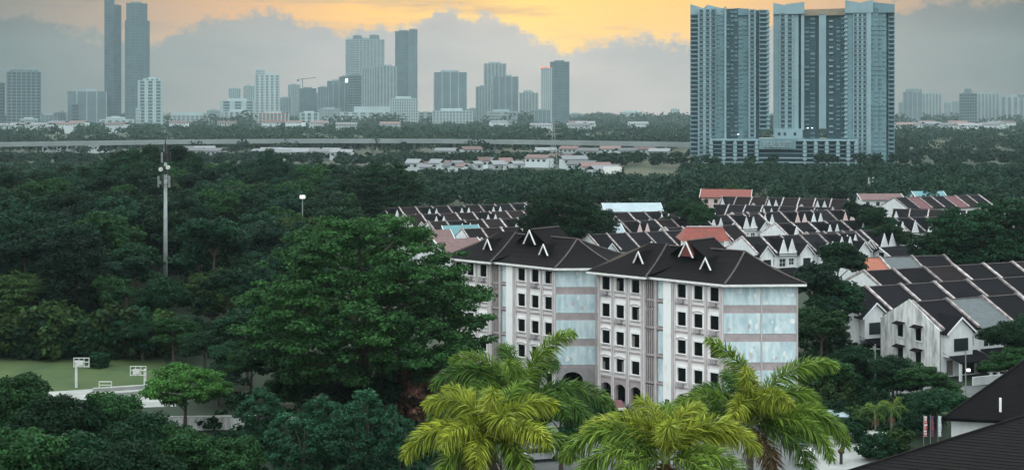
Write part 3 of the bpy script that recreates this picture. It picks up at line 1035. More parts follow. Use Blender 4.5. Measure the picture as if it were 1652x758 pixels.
wood_mass('estate_wood', 'low trees and shrubs round the edges of the housing estate', strew(150, 290, 470, 560, 625, 2.0, 4.0, 2.5, 6, 11) + strew(260, 205, 480, 1665, 2000, 3.0, 5.5, 5, 11, 12) + strew(90, 400, 470, 620, 1660, 3, 5, 3, 6.5, 13), 200, .6, 37, m_lf[0])
# ------------------------------------------------------------------ the two weathered apartment blocks
m_wall = mat('pinkish_render', (.88, .85, .84), .85, c2=(.70, .65, .64), scale=1.1, bump=.15, bscale=6, stretch=(2.2, 2.2, .22), lo=.28, hi=.44)
m_surr = mat('white_surround', (.90, .90, .89), .8, c2=(.74, .72, .71), scale=1.6, bump=.1, lo=.3, hi=.46, stretch=(1, 1, .5))
m_pil = mat('grey_pilaster', (.60, .54, .54), .85, c2=(.46, .41, .41), scale=1.2, stretch=(1, 1, .3))
m_band = mat('dusty_pink_band', (.47, .395, .40), .85, c2=(.36, .31, .32), scale=1.0)
m_blue = mat('pale_blue_panel', (.70, .82, .84), .65, c2=(.42, .57, .62), scale=.8, bump=.1, lo=.36, hi=.60, stretch=(1.6, 1.6, .5))
m_peel = mat('peeled_white', (.80, .84, .84), .8, var=.1, scale=2)
m_hole = mat('painted_room_shade', (.006, .007, .008), .9, spec=.05)  # near-black colour stands in for the shade inside openings
m_screen = mat('brown_screen', (.20, .18, .17), .8, var=.25, scale=1.5, stretch=(6, 6, .5))
m_roof = mat('dark_brown_tile', (.0075, .0058, .0068), .85, c2=(.0042, .0036, .0046), scale=1.3, bump=.6, bscale=3.2, spec=.06, stretch=(1, 1, 3))
m_cap = mat('ridge_cap', (.075, .062, .062), .8, var=.3, scale=2)
m_white2 = mat('white_trim', (.80, .79, .77), .7, var=.12, scale=2)
m_grey = mat('grey_render', (.33, .31, .32), .85, var=.15, scale=1.2)
m_redroof = mat('weathered_red_tile', (.22, .055, .042), .8, c2=(.14, .05, .042), scale=1.5, bump=.5, bscale=4)


class Frame:
    """wall frame: u along the wall, v outward, z up"""
    def __init__(s, o, d):
        s.o, s.d = Vector((o[0], o[1], 0)), Vector((d[0], d[1], 0)).normalized()
        s.n = Vector((s.d.y, -s.d.x, 0))

    def P(s, u, v, z):
        p = s.o + s.d * u + s.n * v
        return (p.x, p.y, z)

    def make(s, mb, name, m, parent):
        r = MB()
        r.v = [s.P(*q) for q in mb.v]
        r.f = [f[::-1] for f in mb.f]
        return r.obj(name, m, parent)


def wall_holes(u0, u1, z0, z1, holes, v=0.0, dep=.45):
    """a wall face with rectangular openings and their reveals"""
    mb = MB()
    us = sorted({u0, u1, *[h[0] for h in holes], *[h[1] for h in holes]})
    zs = sorted({z0, z1, *[h[2] for h in holes], *[h[3] for h in holes]})
    for a, b in zip(us[:-1], us[1:]):
        for c, d in zip(zs[:-1], zs[1:]):
            m, q = (a + b) / 2, (c + d) / 2
            if any(h[0] < m < h[1] and h[2] < q < h[3] for h in holes):
                continue
            mb.poly([(a, v, c), (b, v, c), (b, v, d), (a, v, d)])
    for a, b, c, d in holes:
        w = v - dep
        mb.poly([(a, v, c), (a, w, c), (a, w, d), (a, v, d)])
        mb.poly([(b, v, c), (b, w, c), (b, w, d), (b, v, d)])
        mb.poly([(a, v, c), (b, v, c), (b, w, c), (a, w, c)])
        mb.poly([(a, v, d), (b, v, d), (b, w, d), (a, w, d)])
    return mb


def arch_wall(u0, u1, z0, z1, c, w, hz_, v=0.0, dep=.6):
    """wall cell with a round arched opening centred at c"""
    mb = MB()
    a, b = c - w / 2, c + w / 2
    mb.poly([(u0, v, z0), (a, v, z0), (a, v, z1), (u0, v, z1)])
    mb.poly([(b, v, z0), (u1, v, z0), (u1, v, z1), (b, v, z1)])
    n = 10
    pts = [(c - cos(pi * i / n) * w / 2, hz_ - w / 2 * .8 + sin(pi * i / n) * w / 2 * .8) for i in range(n + 1)]
    for p, q in zip(pts[:-1], pts[1:]):
        mb.poly([(p[0], v, p[1]), (q[0], v, q[1]), (q[0], v, z1), (p[0], v, z1)])
        mb.poly([(p[0], v, p[1]), (q[0], v, q[1]), (q[0], v - dep, q[1]), (p[0], v - dep, p[1])])
    for x in (a, b):
        mb.poly([(x, v, z0), (x, v, pts[0][1]), (x, v - dep, pts[0][1]), (x, v - dep, z0)])
    return mb


def fbox(fr, name, m, par, *b):
    return fr.make(MB().box(*b), name, m, par)


FLO = [3.1, 6.4, 9.7, 13.0]
TOP = 15.87


def apartment(label, loc, blue_w, seed, dirt):
    rr = random.Random(seed)
    t = thing('apartment_block', label, 'apartment block', loc, 0, 'two weathered apartment blocks')
    th = radians(42)
    e = Vector((-cos(th), sin(th), 0))
    n_in = Vector((sin(th), cos(th), 0))
    LEN = 18.05
    A = e * LEN
    C = Vector((0, 0, 0))
    B = Vector((blue_w, .1, 0))
    Bb = Vector((blue_w - .7, 12.4, 0)) if blue_w > 8 else B + n_in * 7.5
    Ab = A + n_in * 12
    fl = Frame(A, -e)
    fb = Frame(C, B - C)
    # hidden sides and body behind the fronts
    body = MB()
    for p, q in ((B, Bb), (Bb, Ab), (Ab, A)):
        body.poly([(p.x, p.y, 0), (q.x, q.y, 0), (q.x, q.y, TOP), (p.x, p.y, TOP)])
    body.poly([(p.x, p.y, TOP - .02) for p in (A, C, B, Bb, Ab)])
    body.obj('rear_wall', m_wall, t)
    # solid black core: the shade of unlit rooms put into its colour
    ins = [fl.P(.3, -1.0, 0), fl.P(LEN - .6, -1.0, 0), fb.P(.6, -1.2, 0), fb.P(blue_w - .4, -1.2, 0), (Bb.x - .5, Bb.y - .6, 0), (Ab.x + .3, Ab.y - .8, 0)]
    MB().prism([(p[0], p[1]) for p in ins], .02, TOP - .1).obj('room_shade_core', m_hole, t)
    # ---- window wings
    wins = [(1.25, .25), (3.45, .25), (5.80, .25), (12.40, 0.), (14.75, 0.), (17.0, 0.)]
    W2, H2 = .60, .80
    for k, (u0, u1, v) in enumerate(((0.0, 7.0, .25), (11.1, LEN, 0.0))):
        ws = wins[3 * k:3 * k + 3]
        holes = [(u - W2, u + W2, f + 1.5 - H2, f + 1.5 + H2) for u, _ in ws for f in FLO]
        fl.make(wall_holes(u0, u1, 3.1, TOP, holes, v, .16), 'wall', m_wall, t)
        if k == 0:
            fl.make(MB().box(-.004, .0, -1.0, .25, 0, TOP).box(7.0, 7.004, -1.5, .25, 0, TOP), 'wall', m_wall, t)
        for j, (u, _) in enumerate(ws):
            ua = u0 if j == 0 else (ws[j - 1][0] + u) / 2
            ub = u1 if j == 2 else (ws[j + 1][0] + u) / 2
            fl.make(arch_wall(ua, ub, 0, 3.1, u, 1.55, 2.3, v), 'arch', m_wall if k else m_band, t)
            # floor bands between the storeys
            for f in FLO:
                wo = fbox(fl, 'window', m_hole, t, u - W2, u + W2, v - .17, v - .14, f + 1.5 - H2, f + 1.5 + H2)  # black sheet in the opening, room shade painted as colour
                # surround of four strips
                su = MB()
                su.box(u - .86, u - W2 - .02, v + .004, v + .07, f + .42, f + 2.62)
                su.box(u + W2 + .02, u + .86, v + .004, v + .07, f + .42, f + 2.62)
                su.box(u - W2 - .02, u + W2 + .02, v + .004, v + .07, f + 1.5 + H2 + .02, f + 2.62)
                su.box(u - W2 - .02, u + W2 + .02, v + .004, v + .07, f + .42, f + 1.5 - H2 - .02)
                fl.make(su, 'surround', m_surr, wo)
                fbox(fl, 'sill', m_pil, wo, u - .72, u + .72, v + .072, v + .24, f + 1.5 - H2 - .14, f + 1.5 - H2 - .03)
                if rr.random() < .35:
                    ar = MB()
                    npt = 8
                    for q in range(npt):
                        a0, a1 = pi * q / npt, pi * (q + 1) / npt
                        ar.slab([(u - cos(a0) * .80, v + .07, f + 2.34 + sin(a0) * .34), (u - cos(a1) * .80, v + .07, f + 2.34 + sin(a1) * .34), (u - cos(a1) * .68, v + .07, f + 2.34 + sin(a1) * .24), (u - cos(a0) * .68, v + .07, f + 2.34 + sin(a0) * .24)], (0, .08, 0))
                    fl.make(ar, 'arched_hood', m_pil, wo)
                if rr.random() < .22:
                    fbox(fl, 'air_conditioner', m_grey, wo, u - .38, u + .36, v + .09, v + .5, f + .12, f + .60)
                if rr.random() < .15:
                    x = rr.choice([-1, 1])
                    fbox(fl, 'shutter', m_screen, wo, u + (x * W2 if x < 0 else W2 * .35), u + (-W2 * .35 if x < 0 else W2), v - .12, v - .09, f + 1.5 - H2, f + 1.5 + H2 * rr.uniform(.2, 1))
        for f in FLO + [TOP - .22]:
            fbox(fl, 'floor_band', m_band, t, u0 + .05, u1 - .05, v + .003, v + .10, f - .11, f + .09)
    for u, v in ((.22, .25), (2.35, .25), (4.62, .25), (6.85, .25), (11.25, 0), (13.58, 0), (15.88, 0), (17.92, 0)):
        fbox(fl, 'pilaster', m_pil, t, u - .13, u + .13, v + .102, v + .24, 0, TOP - .05)
        fbox(fl, 'drain_pipe', m_white2, t, u + .17, u + .25, v + .102, v + .17, 0.2, TOP - .1)
    # ---- recessed stair with brown screens, panel strip and white pillar
    fbox(fl, 'stair_wall', m_band, t, 7.004, 9.95, -.6, -.25, 0, TOP)
    zz = [0.3, 3.0, 6.2, 9.4, 12.0, TOP - .1]
    for a, b in zip(zz[:-1], zz[1:]):
        sc_ = fbox(fl, 'stair_screen', m_screen, t, 7.2, 8.5, -.247, -.10, a + .2, b - .18)
        sl = MB()
        for q in range(4):
            sl.box(7.3 + q * .32, 7.36 + q * .32, -.097, -.04, a + .2, b - .18)
        fl.make(sl, 'slat', m_pil, sc_)
    for f in [3.1, 6.4, 9.7, 13.0]:
        fbox(fl, 'landing_band', m_band, t, 7.05, 9.9, -.247, 0.0, f - .1, f + .14)
    fbox(fl, 'pilaster', m_pil, t, 8.56, 8.76, -.247, .2, 0, TOP - .05)
    for a, b in ((.3, 2.9), (3.4, 6.1), (6.7, 9.4), (10.0, 12.7), (13.3, TOP - .3)):
        fbox(fl, 'blue_panel', m_blue, t, 8.9, 9.8, -.247, -.12, a, b)
    fbox(fl, 'white_pillar', m_surr, t, 9.95, 11.08, -.9, .34, 0, TOP - .03)
    fl.make(MB().box(10.25, 10.85, .343, .36, .1, 1.5), 'door', m_hole, t)
    # ---- blank side with pale blue panels
    holes = []
    g0 = 3.1
    bw = fb.make(wall_holes(0, blue_w, g0, TOP, []), 'wall', m_band, t)
    fb.make(arch_wall(0, blue_w * .62, 0, g0, blue_w * .30, 2.7, 2.55), 'arch', m_grey, t)
    fb.make(MB().poly([(blue_w * .62, 0, 0), (blue_w, 0, 0), (blue_w, 0, g0), (blue_w * .62, 0, g0)]), 'ground_floor_wall', m_grey, t)
    mid = blue_w * (.52 if blue_w > 8 else .70)
    for f in FLO:
        for a, b in ((.16, mid - .10), (mid + .10, blue_w - .16)):
            pn = fbox(fb, 'blue_panel', m_blue, t, a, b, .004, .05, f + .36, f + 2.72 if f < 12 else f + 2.75)
            w_ = b - a
            for q in range(rr.randint(3, 6)):               # ragged patches where the paint has come off
                cu_, cz2, s = a + rr.uniform(.1, .9) * w_, f + rr.uniform(.6, 2.2), rr.uniform(.12, .42)
                k = 9
                pts = []
                for i in range(k):
                    rad_ = s * rr.uniform(.45, 1.1)
                    pts.append((min(b - .03, max(a + .03, cu_ + cos(-2 * pi * i / k) * rad_ * .8)), .051, min(f + 2.68, max(f + .40, cz2 + sin(-2 * pi * i / k) * rad_ * 1.2))))
                fb.make(MB().slab(pts, (0, .005, 0)), 'peeled_patch', m_peel if rr.random() < .75 else m_pil, pn)
    fbox(fb, 'pilaster', m_pil, t, mid - .09, mid + .09, .003, .14, 0, TOP - .05)
    fbox(fb, 'pilaster', m_pil, t, -.02, .15, .003, .18, 0, TOP - .05)
    fbox(fb, 'pilaster', m_pil, t, blue_w - .15, blue_w + .02, .003, .18, 0, TOP - .05)
    # ---- roof
    ctr = (A + C + B + Bb + Ab) / 5

    def outp(p, k=1.0):
        d = (p - ctr)
        return p + d.normalized() * 1.25 * k
    ev = [outp(p) for p in (A, C, B, Bb, Ab)]
    EZ = TOP + .02
    ev = [Vector((p.x, p.y, EZ)) for p in ev]
    R1 = (A + Ab) / 2 - e * 5.2
    R2 = Vector((3.9, 7.5, 0)) if blue_w > 8 else Vector((3.2, 7.0, 0))
    R1 = Vector((R1.x, R1.y, 19.0))
    R2 = Vector((R2.x, R2.y, 18.8))
    rf = MB()
    a_, c_, b_, bb_, ab_ = ev

    def sag(p, q, k=6, drop=.28):
        return [p.lerp(q, i / k) - Vector((0, 0, drop * sin(pi * i / k))) for i in range(k + 1)]

    def face(l1, l2):
        for i in range(len(l1) - 1):
            rf.poly([l1[i], l1[i + 1], l2[i + 1], l2[i]])
    h = {k: sag(p, q) for k, (p, q) in dict(a=(a_, R1), c=(c_, R2), b=(b_, R2), bb=(bb_, R2), ab=(ab_, R1)).items()}
    face(h['a'], h['c'])
    face(h['c'], h['b'])
    face(h['b'], h['bb'])
    face(h['bb'], h['ab'])
    face(h['ab'], h['a'])
    ro = rf.obj('roof', m_roof, t)
    MB().slab([p - Vector((0, 0, .28)) for p in ev], (0, 0, .26)).obj('eaves_soffit', m_white2, t)
    for k in h:
        MB().tube([p + Vector((0, 0, .04)) for p in h[k]], .11, 5).obj('hip_cap', m_cap if k in 'ac' else m_cap, ro)
    MB().tube([R1 + Vector((0, 0, .03)), R2 + Vector((0, 0, .03))], .12, 5).obj('ridge_cap', m_cap, ro)

    # left wing roof stands a little forward
    lw = MB()
    q = [Vector(fl.P(-.95, 1.5, EZ + .03)), Vector(fl.P(8.2, 1.5, EZ + .03)), Vector(fl.P(6.0, -6.0, 19.2)), Vector(fl.P(3.4, -6.0, 19.2))]
    l1, l2 = sag(q[0], q[3], 6, .22), sag(q[1], q[2], 6, .22)
    for i in range(6):
        lw.poly([l1[i], l1[i + 1], l2[i + 1], l2[i]][::-1])
    far = Vector(fl.P(9.6, -4.6, 17.4))
    for i in range(6):
        lw.poly([l2[i], l2[i + 1], far])
    back = Vector(fl.P(-.6, -5.6, 17.6))
    for i in range(6):
        lw.poly([l1[i + 1], l1[i], back])
    lw.poly([q[3], q[2], Vector(fl.P(5.8, -9.5, 17.0)), Vector(fl.P(3.4, -9.5, 17.0))])
    wo = lw.obj('wing_roof', m_roof, t)
    MB().tube([p + Vector((0, 0, .04)) for p in l2], .10, 5).obj('hip_cap', m_cap, wo)
    fl.make(MB().box(-.9, 8.15, 1.2, 1.48, EZ - .25, EZ + .02), 'eaves_board', m_white2, t)
    # raised cross roof with a gable end
    cr = MB()
    u, hw, zb, zt_, v0, v1 = 10.2, 3.4, 17.6, 19.95, -4.4, -10.2
    cr.poly([fl.P(u - hw, v0, zb), fl.P(u, v0, zt_), fl.P(u, v1, zt_), fl.P(u - hw, v1, zb)])
    cr.poly([fl.P(u + hw, v0, zb), fl.P(u + hw, v1, zb), fl.P(u, v1, zt_), fl.P(u, v0, zt_)])
    cr.poly([fl.P(u - hw, v1, zb), fl.P(u, v1, zt_), fl.P(u + hw, v1, zb)])
    cr.poly([fl.P(u - hw, v0 - .4, zb), fl.P(u + hw, v0 - .4, zb), fl.P(u, v0 - .4, zt_ - .15)])
    co = cr.obj('cross_roof', m_roof, t)
    MB().tube([fl.P(u, v0, zt_ + .03), fl.P(u, v1, zt_ + .03)], .11, 5).obj('ridge_cap', m_cap, co)

    def gablet(u, v, zb, w, hh, infill):
        k = MB()
        k.poly([fl.P(u - w / 2, v, zb), fl.P(u + w / 2, v, zb), fl.P(u, v, zb + hh)])
        k.poly([fl.P(u - w / 2, v, zb), fl.P(u, v, zb + hh), fl.P(u, v - hh * 2.2, zb + hh)])
        k.poly([fl.P(u + w / 2, v, zb), fl.P(u, v, zb + hh), fl.P(u, v - hh * 2.2, zb + hh)])
        g_ = k.obj('gablet', infill, t)
        for s in (-1, 1):
            p0, p1 = (u + s * w * .56, zb - hh * .06), (u, zb + hh * 1.05)
            d = .12
            bb2 = MB().slab([(p0[0] - s * d, v + .02, p0[1]), (p1[0] - s * .0, v + .02, p1[1] - d * 2.2), (p1[0], v + .02, p1[1]), (p0[0] + s * d * .4, v + .02, p0[1])], (0, .14, 0))
            fl.make(bb2, 'bargeboard', m_white2, g_)
    gablet(4.8, -1.7, 17.1, 1.4, 1.4, m_roof)
    gablet(10.2, -4.1, 18.1, 1.9, 1.75, m_redroof if dirt else m_roof)
    gablet(14.3, -2.2, 17.05, 1.4, 1.35, m_roof)
    return t


apartment('left of the two weathered apartment blocks, half hidden by the big tree', (5.45, 173.8, 0), 7.5, 3, 0)
apartment('right of the two weathered apartment blocks, nearest to the palms', (24.27, 157.5, 0), 8.73, 8, 1)

# small building with a red roof behind the right block
c = at(1137, 386, 184)
t = thing('red_roof_house', 'small red tiled roof just behind the ridge of the right block', 'house', (c.x, 184, 0))
MB().box(-2.6, 2.6, 0, 5, 0, 18.4).obj('wall', m_wall, t)
MB().poly([(-3.3, -.8, 18.3), (3.3, -.8, 18.3), (2.7, 1.6, 20.0), (-2.3, 1.6, 20.0)]).poly([(-3.3, 5.5, 18.3), (-3.3, -.8, 18.3), (-2.3, 1.6, 20.0)]).poly([(3.3, -.8, 18.3), (3.3, 5.5, 18.3), (2.7, 1.6, 20.0)]).poly([(-3.3, 5.5, 18.3), (3.3, 5.5, 18.3), (2.7, 1.6, 20.0), (-2.3, 1.6, 20.0)]).obj('roof', m_redroof, t)
MB().tube([(-2.3, 1.6, 20.03), (2.7, 1.6, 20.03)], .12, 5).obj('ridge_cap', m_band, t)
# ------------------------------------------------------------------ terrace houses
m_hw = mat('white_house_wall', (.74, .76, .77), .85, c2=(.58, .60, .61), scale=.7, stretch=(1, 1, .5), objvar=.08)
m_hp = mat('pink_house_wall', (.66, .50, .47), .85, c2=(.55, .44, .42), scale=.7, objvar=.08)
m_par = mat('party_wall_render', (.46, .40, .39), .85, c2=(.17, .15, .15), scale=1.2, objvar=.42)
m_hr = [mat('dark_slate_tile', (.0085, .008, .0105), .85, c2=(.005, .005, .007), scale=1.2, bump=.5, bscale=3, objvar=.35, spec=.06, stretch=(1, 1, 3)),
        mat('dark_brown_house_tile', (.015, .0095, .010), .85, c2=(.009, .007, .008), scale=1.2, bump=.5, bscale=3, objvar=.3, spec=.06, stretch=(1, 1, 3)),
        mat('orange_tile', (.27, .095, .06), .8, var=.18, scale=1.5, bump=.5),
        mat('grey_tile', (.085, .10, .105), .8, var=.15, scale=1.5, bump=.5),
        mat('teal_sheet', (.09, .21, .23), .6, var=.12, scale=.8),
        mat('maroon_tile', (.11, .045, .05), .8, var=.25, scale=1.2, bump=.5)]
m_pane = mat('window_pane', (.018, .024, .028), .2, spec=.4)
UW, HD, EZ_, RZ_ = 6.5, 6.0, 6.4, 9.2


def slope_z(y):
    return RZ_ - (RZ_ - EZ_) * abs(y) / HD


def make_house(front='plain', roof=0, wall=None, end=False):
    """one terrace unit: front to -y, ridge along x, its own party wall at the right side"""
    wall = wall or m_hw
    t = thing('terrace_house', 'terrace house', 'house')
    hs = [(.9, 2.9, 3.6, 5.2), (4.0, 5.6, 3.9, 5.2), (3.4, 5.9, .1, 2.3), (.9, 2.2, .1, 2.2)]
    w = MB()
    fr = Frame((0, -HD), (1, 0))
    wh = wall_holes(0, UW, 0, EZ_, hs, 0, .3)
    w.v = [fr.P(*q) for q in wh.v]
    w.f = [f[::-1] for f in wh.f]
    w.poly([(0, -HD, 0), (0, HD, 0), (0, HD, EZ_), (0, 0, RZ_ - .05), (0, -HD, EZ_)])
    w.poly([(UW, -HD, 0), (UW, HD, 0), (UW, HD, EZ_), (UW, 0, RZ_ - .05), (UW, -HD, EZ_)])
    w.poly([(0, HD, 0), (UW, HD, 0), (UW, HD, EZ_), (0, HD, EZ_)])
    w.obj('wall', wall, t)
    for a, b, c, d in hs[:2]:
        p = MB().box(a, b, -HD + .25, -HD + .29, c, d).obj('window', m_pane, t)
        MB().box(a, b, -HD + .10, -HD + .18, (c + d) / 2 - .04, (c + d) / 2 + .04).box((a + b) / 2 - .04, (a + b) / 2 + .04, -HD + .10, -HD + .18, c, d).obj('frame', m_hw, p)
    MB().box(3.4, 5.9, -HD + .25, -HD + .29, .1, 2.3).obj('sliding_door', m_pane, t)
    MB().box(.9, 2.2, -HD + .25, -HD + .29, .1, 2.2).obj('door', m_screen, t)
    ov = .55
    ez = EZ_ - (RZ_ - EZ_) * ov / HD
    r = MB()
    r.slab([(0, -HD - ov, ez), (UW, -HD - ov, ez), (UW, 0, RZ_), (0, 0, RZ_)], (0, 0, .14))
    r.slab([(0, 0, RZ_ + .003), (UW, 0, RZ_ + .003), (UW, HD + ov, ez), (0, HD + ov, ez)], (0, 0, .14))
    ro = r.obj('roof', m_hr[roof], t)
    MB().tube([(0.2, 0, RZ_ + .16), (UW - .5, 0, RZ_ + .16)], .12, 5).obj('ridge_cap', m_cap, ro)
    pw = MB()
    y0 = -HD - .35
    for sx in ((UW - .42,) + ((-.02,) if end else ())):
        pts = [(sx, y0, slope_z(y0)), (sx, 0, RZ_), (sx, HD, EZ_), (sx, HD, EZ_ + .48), (sx, 0, RZ_ + .48), (sx, y0, slope_z(y0) + .40)]
        pw.slab(pts, (.38, 0, 0))
    pw.obj('party_wall', m_par, t)
    if front == 'spike':
        for cx in (1.9, 4.7) if not end else (2.2,):
            g_ = MB().slab([(cx - 1.55, -HD - .5, EZ_ - .5), (cx + 1.55, -HD - .5, EZ_ - .5), (cx, -HD - .5, EZ_ + 2.9)], (0, .25, 0)).obj('front_gable', wall, t)
            MB().poly([(cx - 1.55, -HD - .25, EZ_ - .5), (cx, -HD - .25, EZ_ + 2.85), (cx, -.4, EZ_ + 2.75)]).poly([(cx + 1.55, -HD - .25, EZ_ - .5), (cx, -.4, EZ_ + 2.75), (cx, -HD - .25, EZ_ + 2.85)]).obj('gable_roof', m_hr[roof], g_)
    elif front == 'gable':
        cx = 2.3
        g_ = MB().prism([(cx - 2.0, -HD - 1.2), (cx + 2.0, -HD - 1.2), (cx + 2.0, -HD - .003), (cx - 2.0, -HD - .003)], 2.8, EZ_ - .3).slab([(cx - 2.1, -HD - 1.2, EZ_ - .3), (cx + 2.1, -HD - 1.2, EZ_ - .3), (cx, -HD - 1.2, EZ_ + 1.5)], (0, 1.1, 0)).obj('front_gable', wall, t)
        MB().slab([(cx - 2.5, -HD - 1.5, EZ_ - .55), (cx, -HD - 1.5, EZ_ + 1.6), (cx, -HD + 3.2, EZ_ + 1.6), (cx - 2.5, -HD + .6, EZ_ - .55)], (0, 0, .12)).slab([(cx + 2.5, -HD - 1.5, EZ_ - .55), (cx + 2.5, -HD + .6, EZ_ - .55), (cx, -HD + 3.2, EZ_ + 1.603), (cx, -HD - 1.5, EZ_ + 1.603)], (0, 0, .12)).obj('gable_roof', m_hr[roof], g_)
        MB().slab([(cx - 2.55, -HD - 1.54, EZ_ - .62), (cx, -HD - 1.54, EZ_ + 1.54), (cx, -HD - 1.54, EZ_ + 1.80), (cx - 2.55, -HD - 1.54, EZ_ - .34)], (0, .08, 0)).slab([(cx + 2.55, -HD - 1.54, EZ_ - .62), (cx, -HD - 1.54, EZ_ + 1.54), (cx, -HD - 1.54, EZ_ + 1.80), (cx + 2.55, -HD - 1.54, EZ_ - .34)], (0, .08, 0)).obj('bargeboard', m_hw, g_)
        MB().box(cx - 1.2, cx + 1.2, -HD - 1.26, -HD - 1.2, 3.6, 5.3).obj('window', m_pane, g_)
    # porch
    pr = MB().slab([(.3, -HD - 3.4, 2.35), (UW - .4, -HD - 3.4, 2.35), (UW - .4, -HD - .003, 3.2), (.3, -HD - .003, 3.2)], (0, 0, .14)).obj('porch_roof', m_hr[roof if roof < 2 else 0], t)
    MB().box(.4, .7, -HD - 3.2, -HD - 2.9, 0, 2.35).obj('porch_post', m_hw, t)
    MB().box(UW - .9, UW - .6, -HD - 3.2, -HD - 2.9, 0, 2.35).obj('porch_post', m_hw, t)
    MB().box(.0, UW - .1, -HD - 6.0, -HD - 5.8, 0, 1.1).obj('garden_wall', m_hw, t)
    return t


PROTO = {}


def house(kind, loc, rz, label, group):
    key = kind
    if key not in PROTO:
        PROTO[key] = make_house(*kind)
        o = PROTO[key]
        o.location, o.rotation_euler = loc, (0, 0, rz)
    else:
        o = copy_tree(PROTO[key], loc, rz)
    o['label'], o['group'] = label, group
    return o


def row(name, px, ry, n, th, pattern):
    """a terrace whose left ridge end shows at the pixel px, ry"""
    D = (CAMZ - RZ_) * FOC / (ry - HOR)
    p = Vector(((px - CX) / FOC * D, D, 0))
    d = Vector((cos(radians(th)), sin(radians(th)), 0))
    sx = 1.0 if ry > 400 else .74                       # the far terraces have narrower fronts
    n = n if ry > 400 else min(len(ORD), int(n * 1.4 + .5))
    for i in range(n):
        kind = pattern[i % len(pattern)]
        if i == 0:
            kind = (kind[0], kind[1], kind[2], True)
        h_ = house(kind, p + d * UW * sx * i, radians(th), '%s house in the terrace row %s' % (ORD[i], name), 'terrace houses')
        h_.scale = (sx, 1, 1)


PL, PB = ('plain', 0, None, False), ('plain', 1, None, False)
SP, SPP = ('spike', 0, None, False), ('spike', 0, m_hp, False)
GA, GB, GP = ('gable', 0, None, False), ('gable', 1, None, False), ('gable', 1, m_hp, False)
# left group
row('behind the left block, farthest back', 618, 337, 8, 26, [SP, GB, SP, PL])
row('behind the left block, second from the back', 652, 348, 7, 26, [GB, SP, PB])
row('behind the left block, third from the back', 690, 359, 6, 26, [GB, SP, PB])
row('behind the left block, nearest its roof', 745, 371, 5, 24, [GB, PB])
# middle group, between the two block roofs
row('below the long pale grey roof', 962, 346, 4, 26, [SP, PB, GA])
row('second below the long pale grey roof', 945, 361, 5, 26, [GA, PB, SPP])
row('just above the ridge of the right block', 948, 380, 4, 26, [GA, PL])
row('of gabled fronts just below the middle plain roofs', 1068, 352, 4, 24, [SP, GA])
row('of gabled fronts left of the red roof', 1072, 369, 3, 24, [GA, PB])
# right group
row('farthest back on the right behind the spiked gables', 1165, 318, 6, -22, [SP, PB, GP])
row('of plain roofs above the white spiked gables', 1150, 331, 5, -22, [SP, PL, GA])
row('with pairs of spiked gables in the middle right', 1180, 345, 6, 20, [SPP, SP, PL])
row('of plain roofs right of the tall dark tree', 1440, 338, 4, -22, [SP, PL, PB])
row('highest up on the far right', 1442, 320, 5, 24, [PL, ('plain', 5, None, False), PB])
row('with spiked gables before the far right roofs', 1442, 353, 3, 20, [SP])
row('of dark roofs under the middle spiked gables', 1250, 362, 5, 24, [SP, GA])
row('with white gables just right of the red roof', 1196, 384, 4, 22, [GA, SP, GA])
row('of white gables above the blue grey roof', 1300, 377, 3, 22, [GA, SP])
row('with orange and grey roofs', 1368, 418, 3, 14, [('plain', 2, None, False), ('plain', 3, None, False), PL])
row('of dark roofs right behind the stained house', 1392, 439, 6, 24, [PL, GA, PB])
row('starting with the clean white end wall', 1342, 468, 6, 24, [GA, PL, PL])
row('starting with the stained gable wall', 1470, 489, 3, 24, [GA, ('plain', 3, None, False), PL])

# the stained gable end nearest the camera: openings, awnings, stains
D = (CAMZ - RZ_) * FOC / (489 - HOR)
p0 = Vector(((1470 - CX) / FOC * D, D, 0))
th = radians(24)
m_stain = mat('stained_white_wall', (.74, .75, .74), .9, c2=(.34, .35, .34), scale=.8, stretch=(1.4, 1.4, .35), lo=.36, hi=.58)
sh = [o for o in bpy.data.objects if o.get('label') == 'first house in the terrace row starting with the stained gable wall'][0]
sh['label'] = 'stained white end house with awnings over its four gable windows'
f = Frame((-.24, HD), (0, -1))
gw = MB().slab([(0, 0, 0), (12, 0, 0), (12, 0, EZ_), (6, 0, RZ_ + .6), (0, 0, EZ_)], (0, .14, 0))
gwo = f.make(gw, 'gable_wall', m_stain, sh)
for u in (4.3, 8.0):
    for z in (1.2, 4.4):
        wo = f.make(MB().box(u - .55, u + .55, .143, .19, z, z + 1.75), 'window', m_hole, sh)
        f.make(MB().slab([(u - .95, .19, z + 2.0), (u + .95, .19, z + 2.0), (u + .95, 1.0, z + 1.7), (u - .95, 1.0, z + 1.7)], (0, 0, .07)), 'awning', m_roof, wo)
        f.make(MB().box(u - .7, u - .57, .143, .24, z - .1, z + 1.85).box(u + .57, u + .7, .143, .24, z - .1, z + 1.85).box(u - .7, u + .7, .143, .26, z - .22, z - .1), 'frame', m_hw, wo)

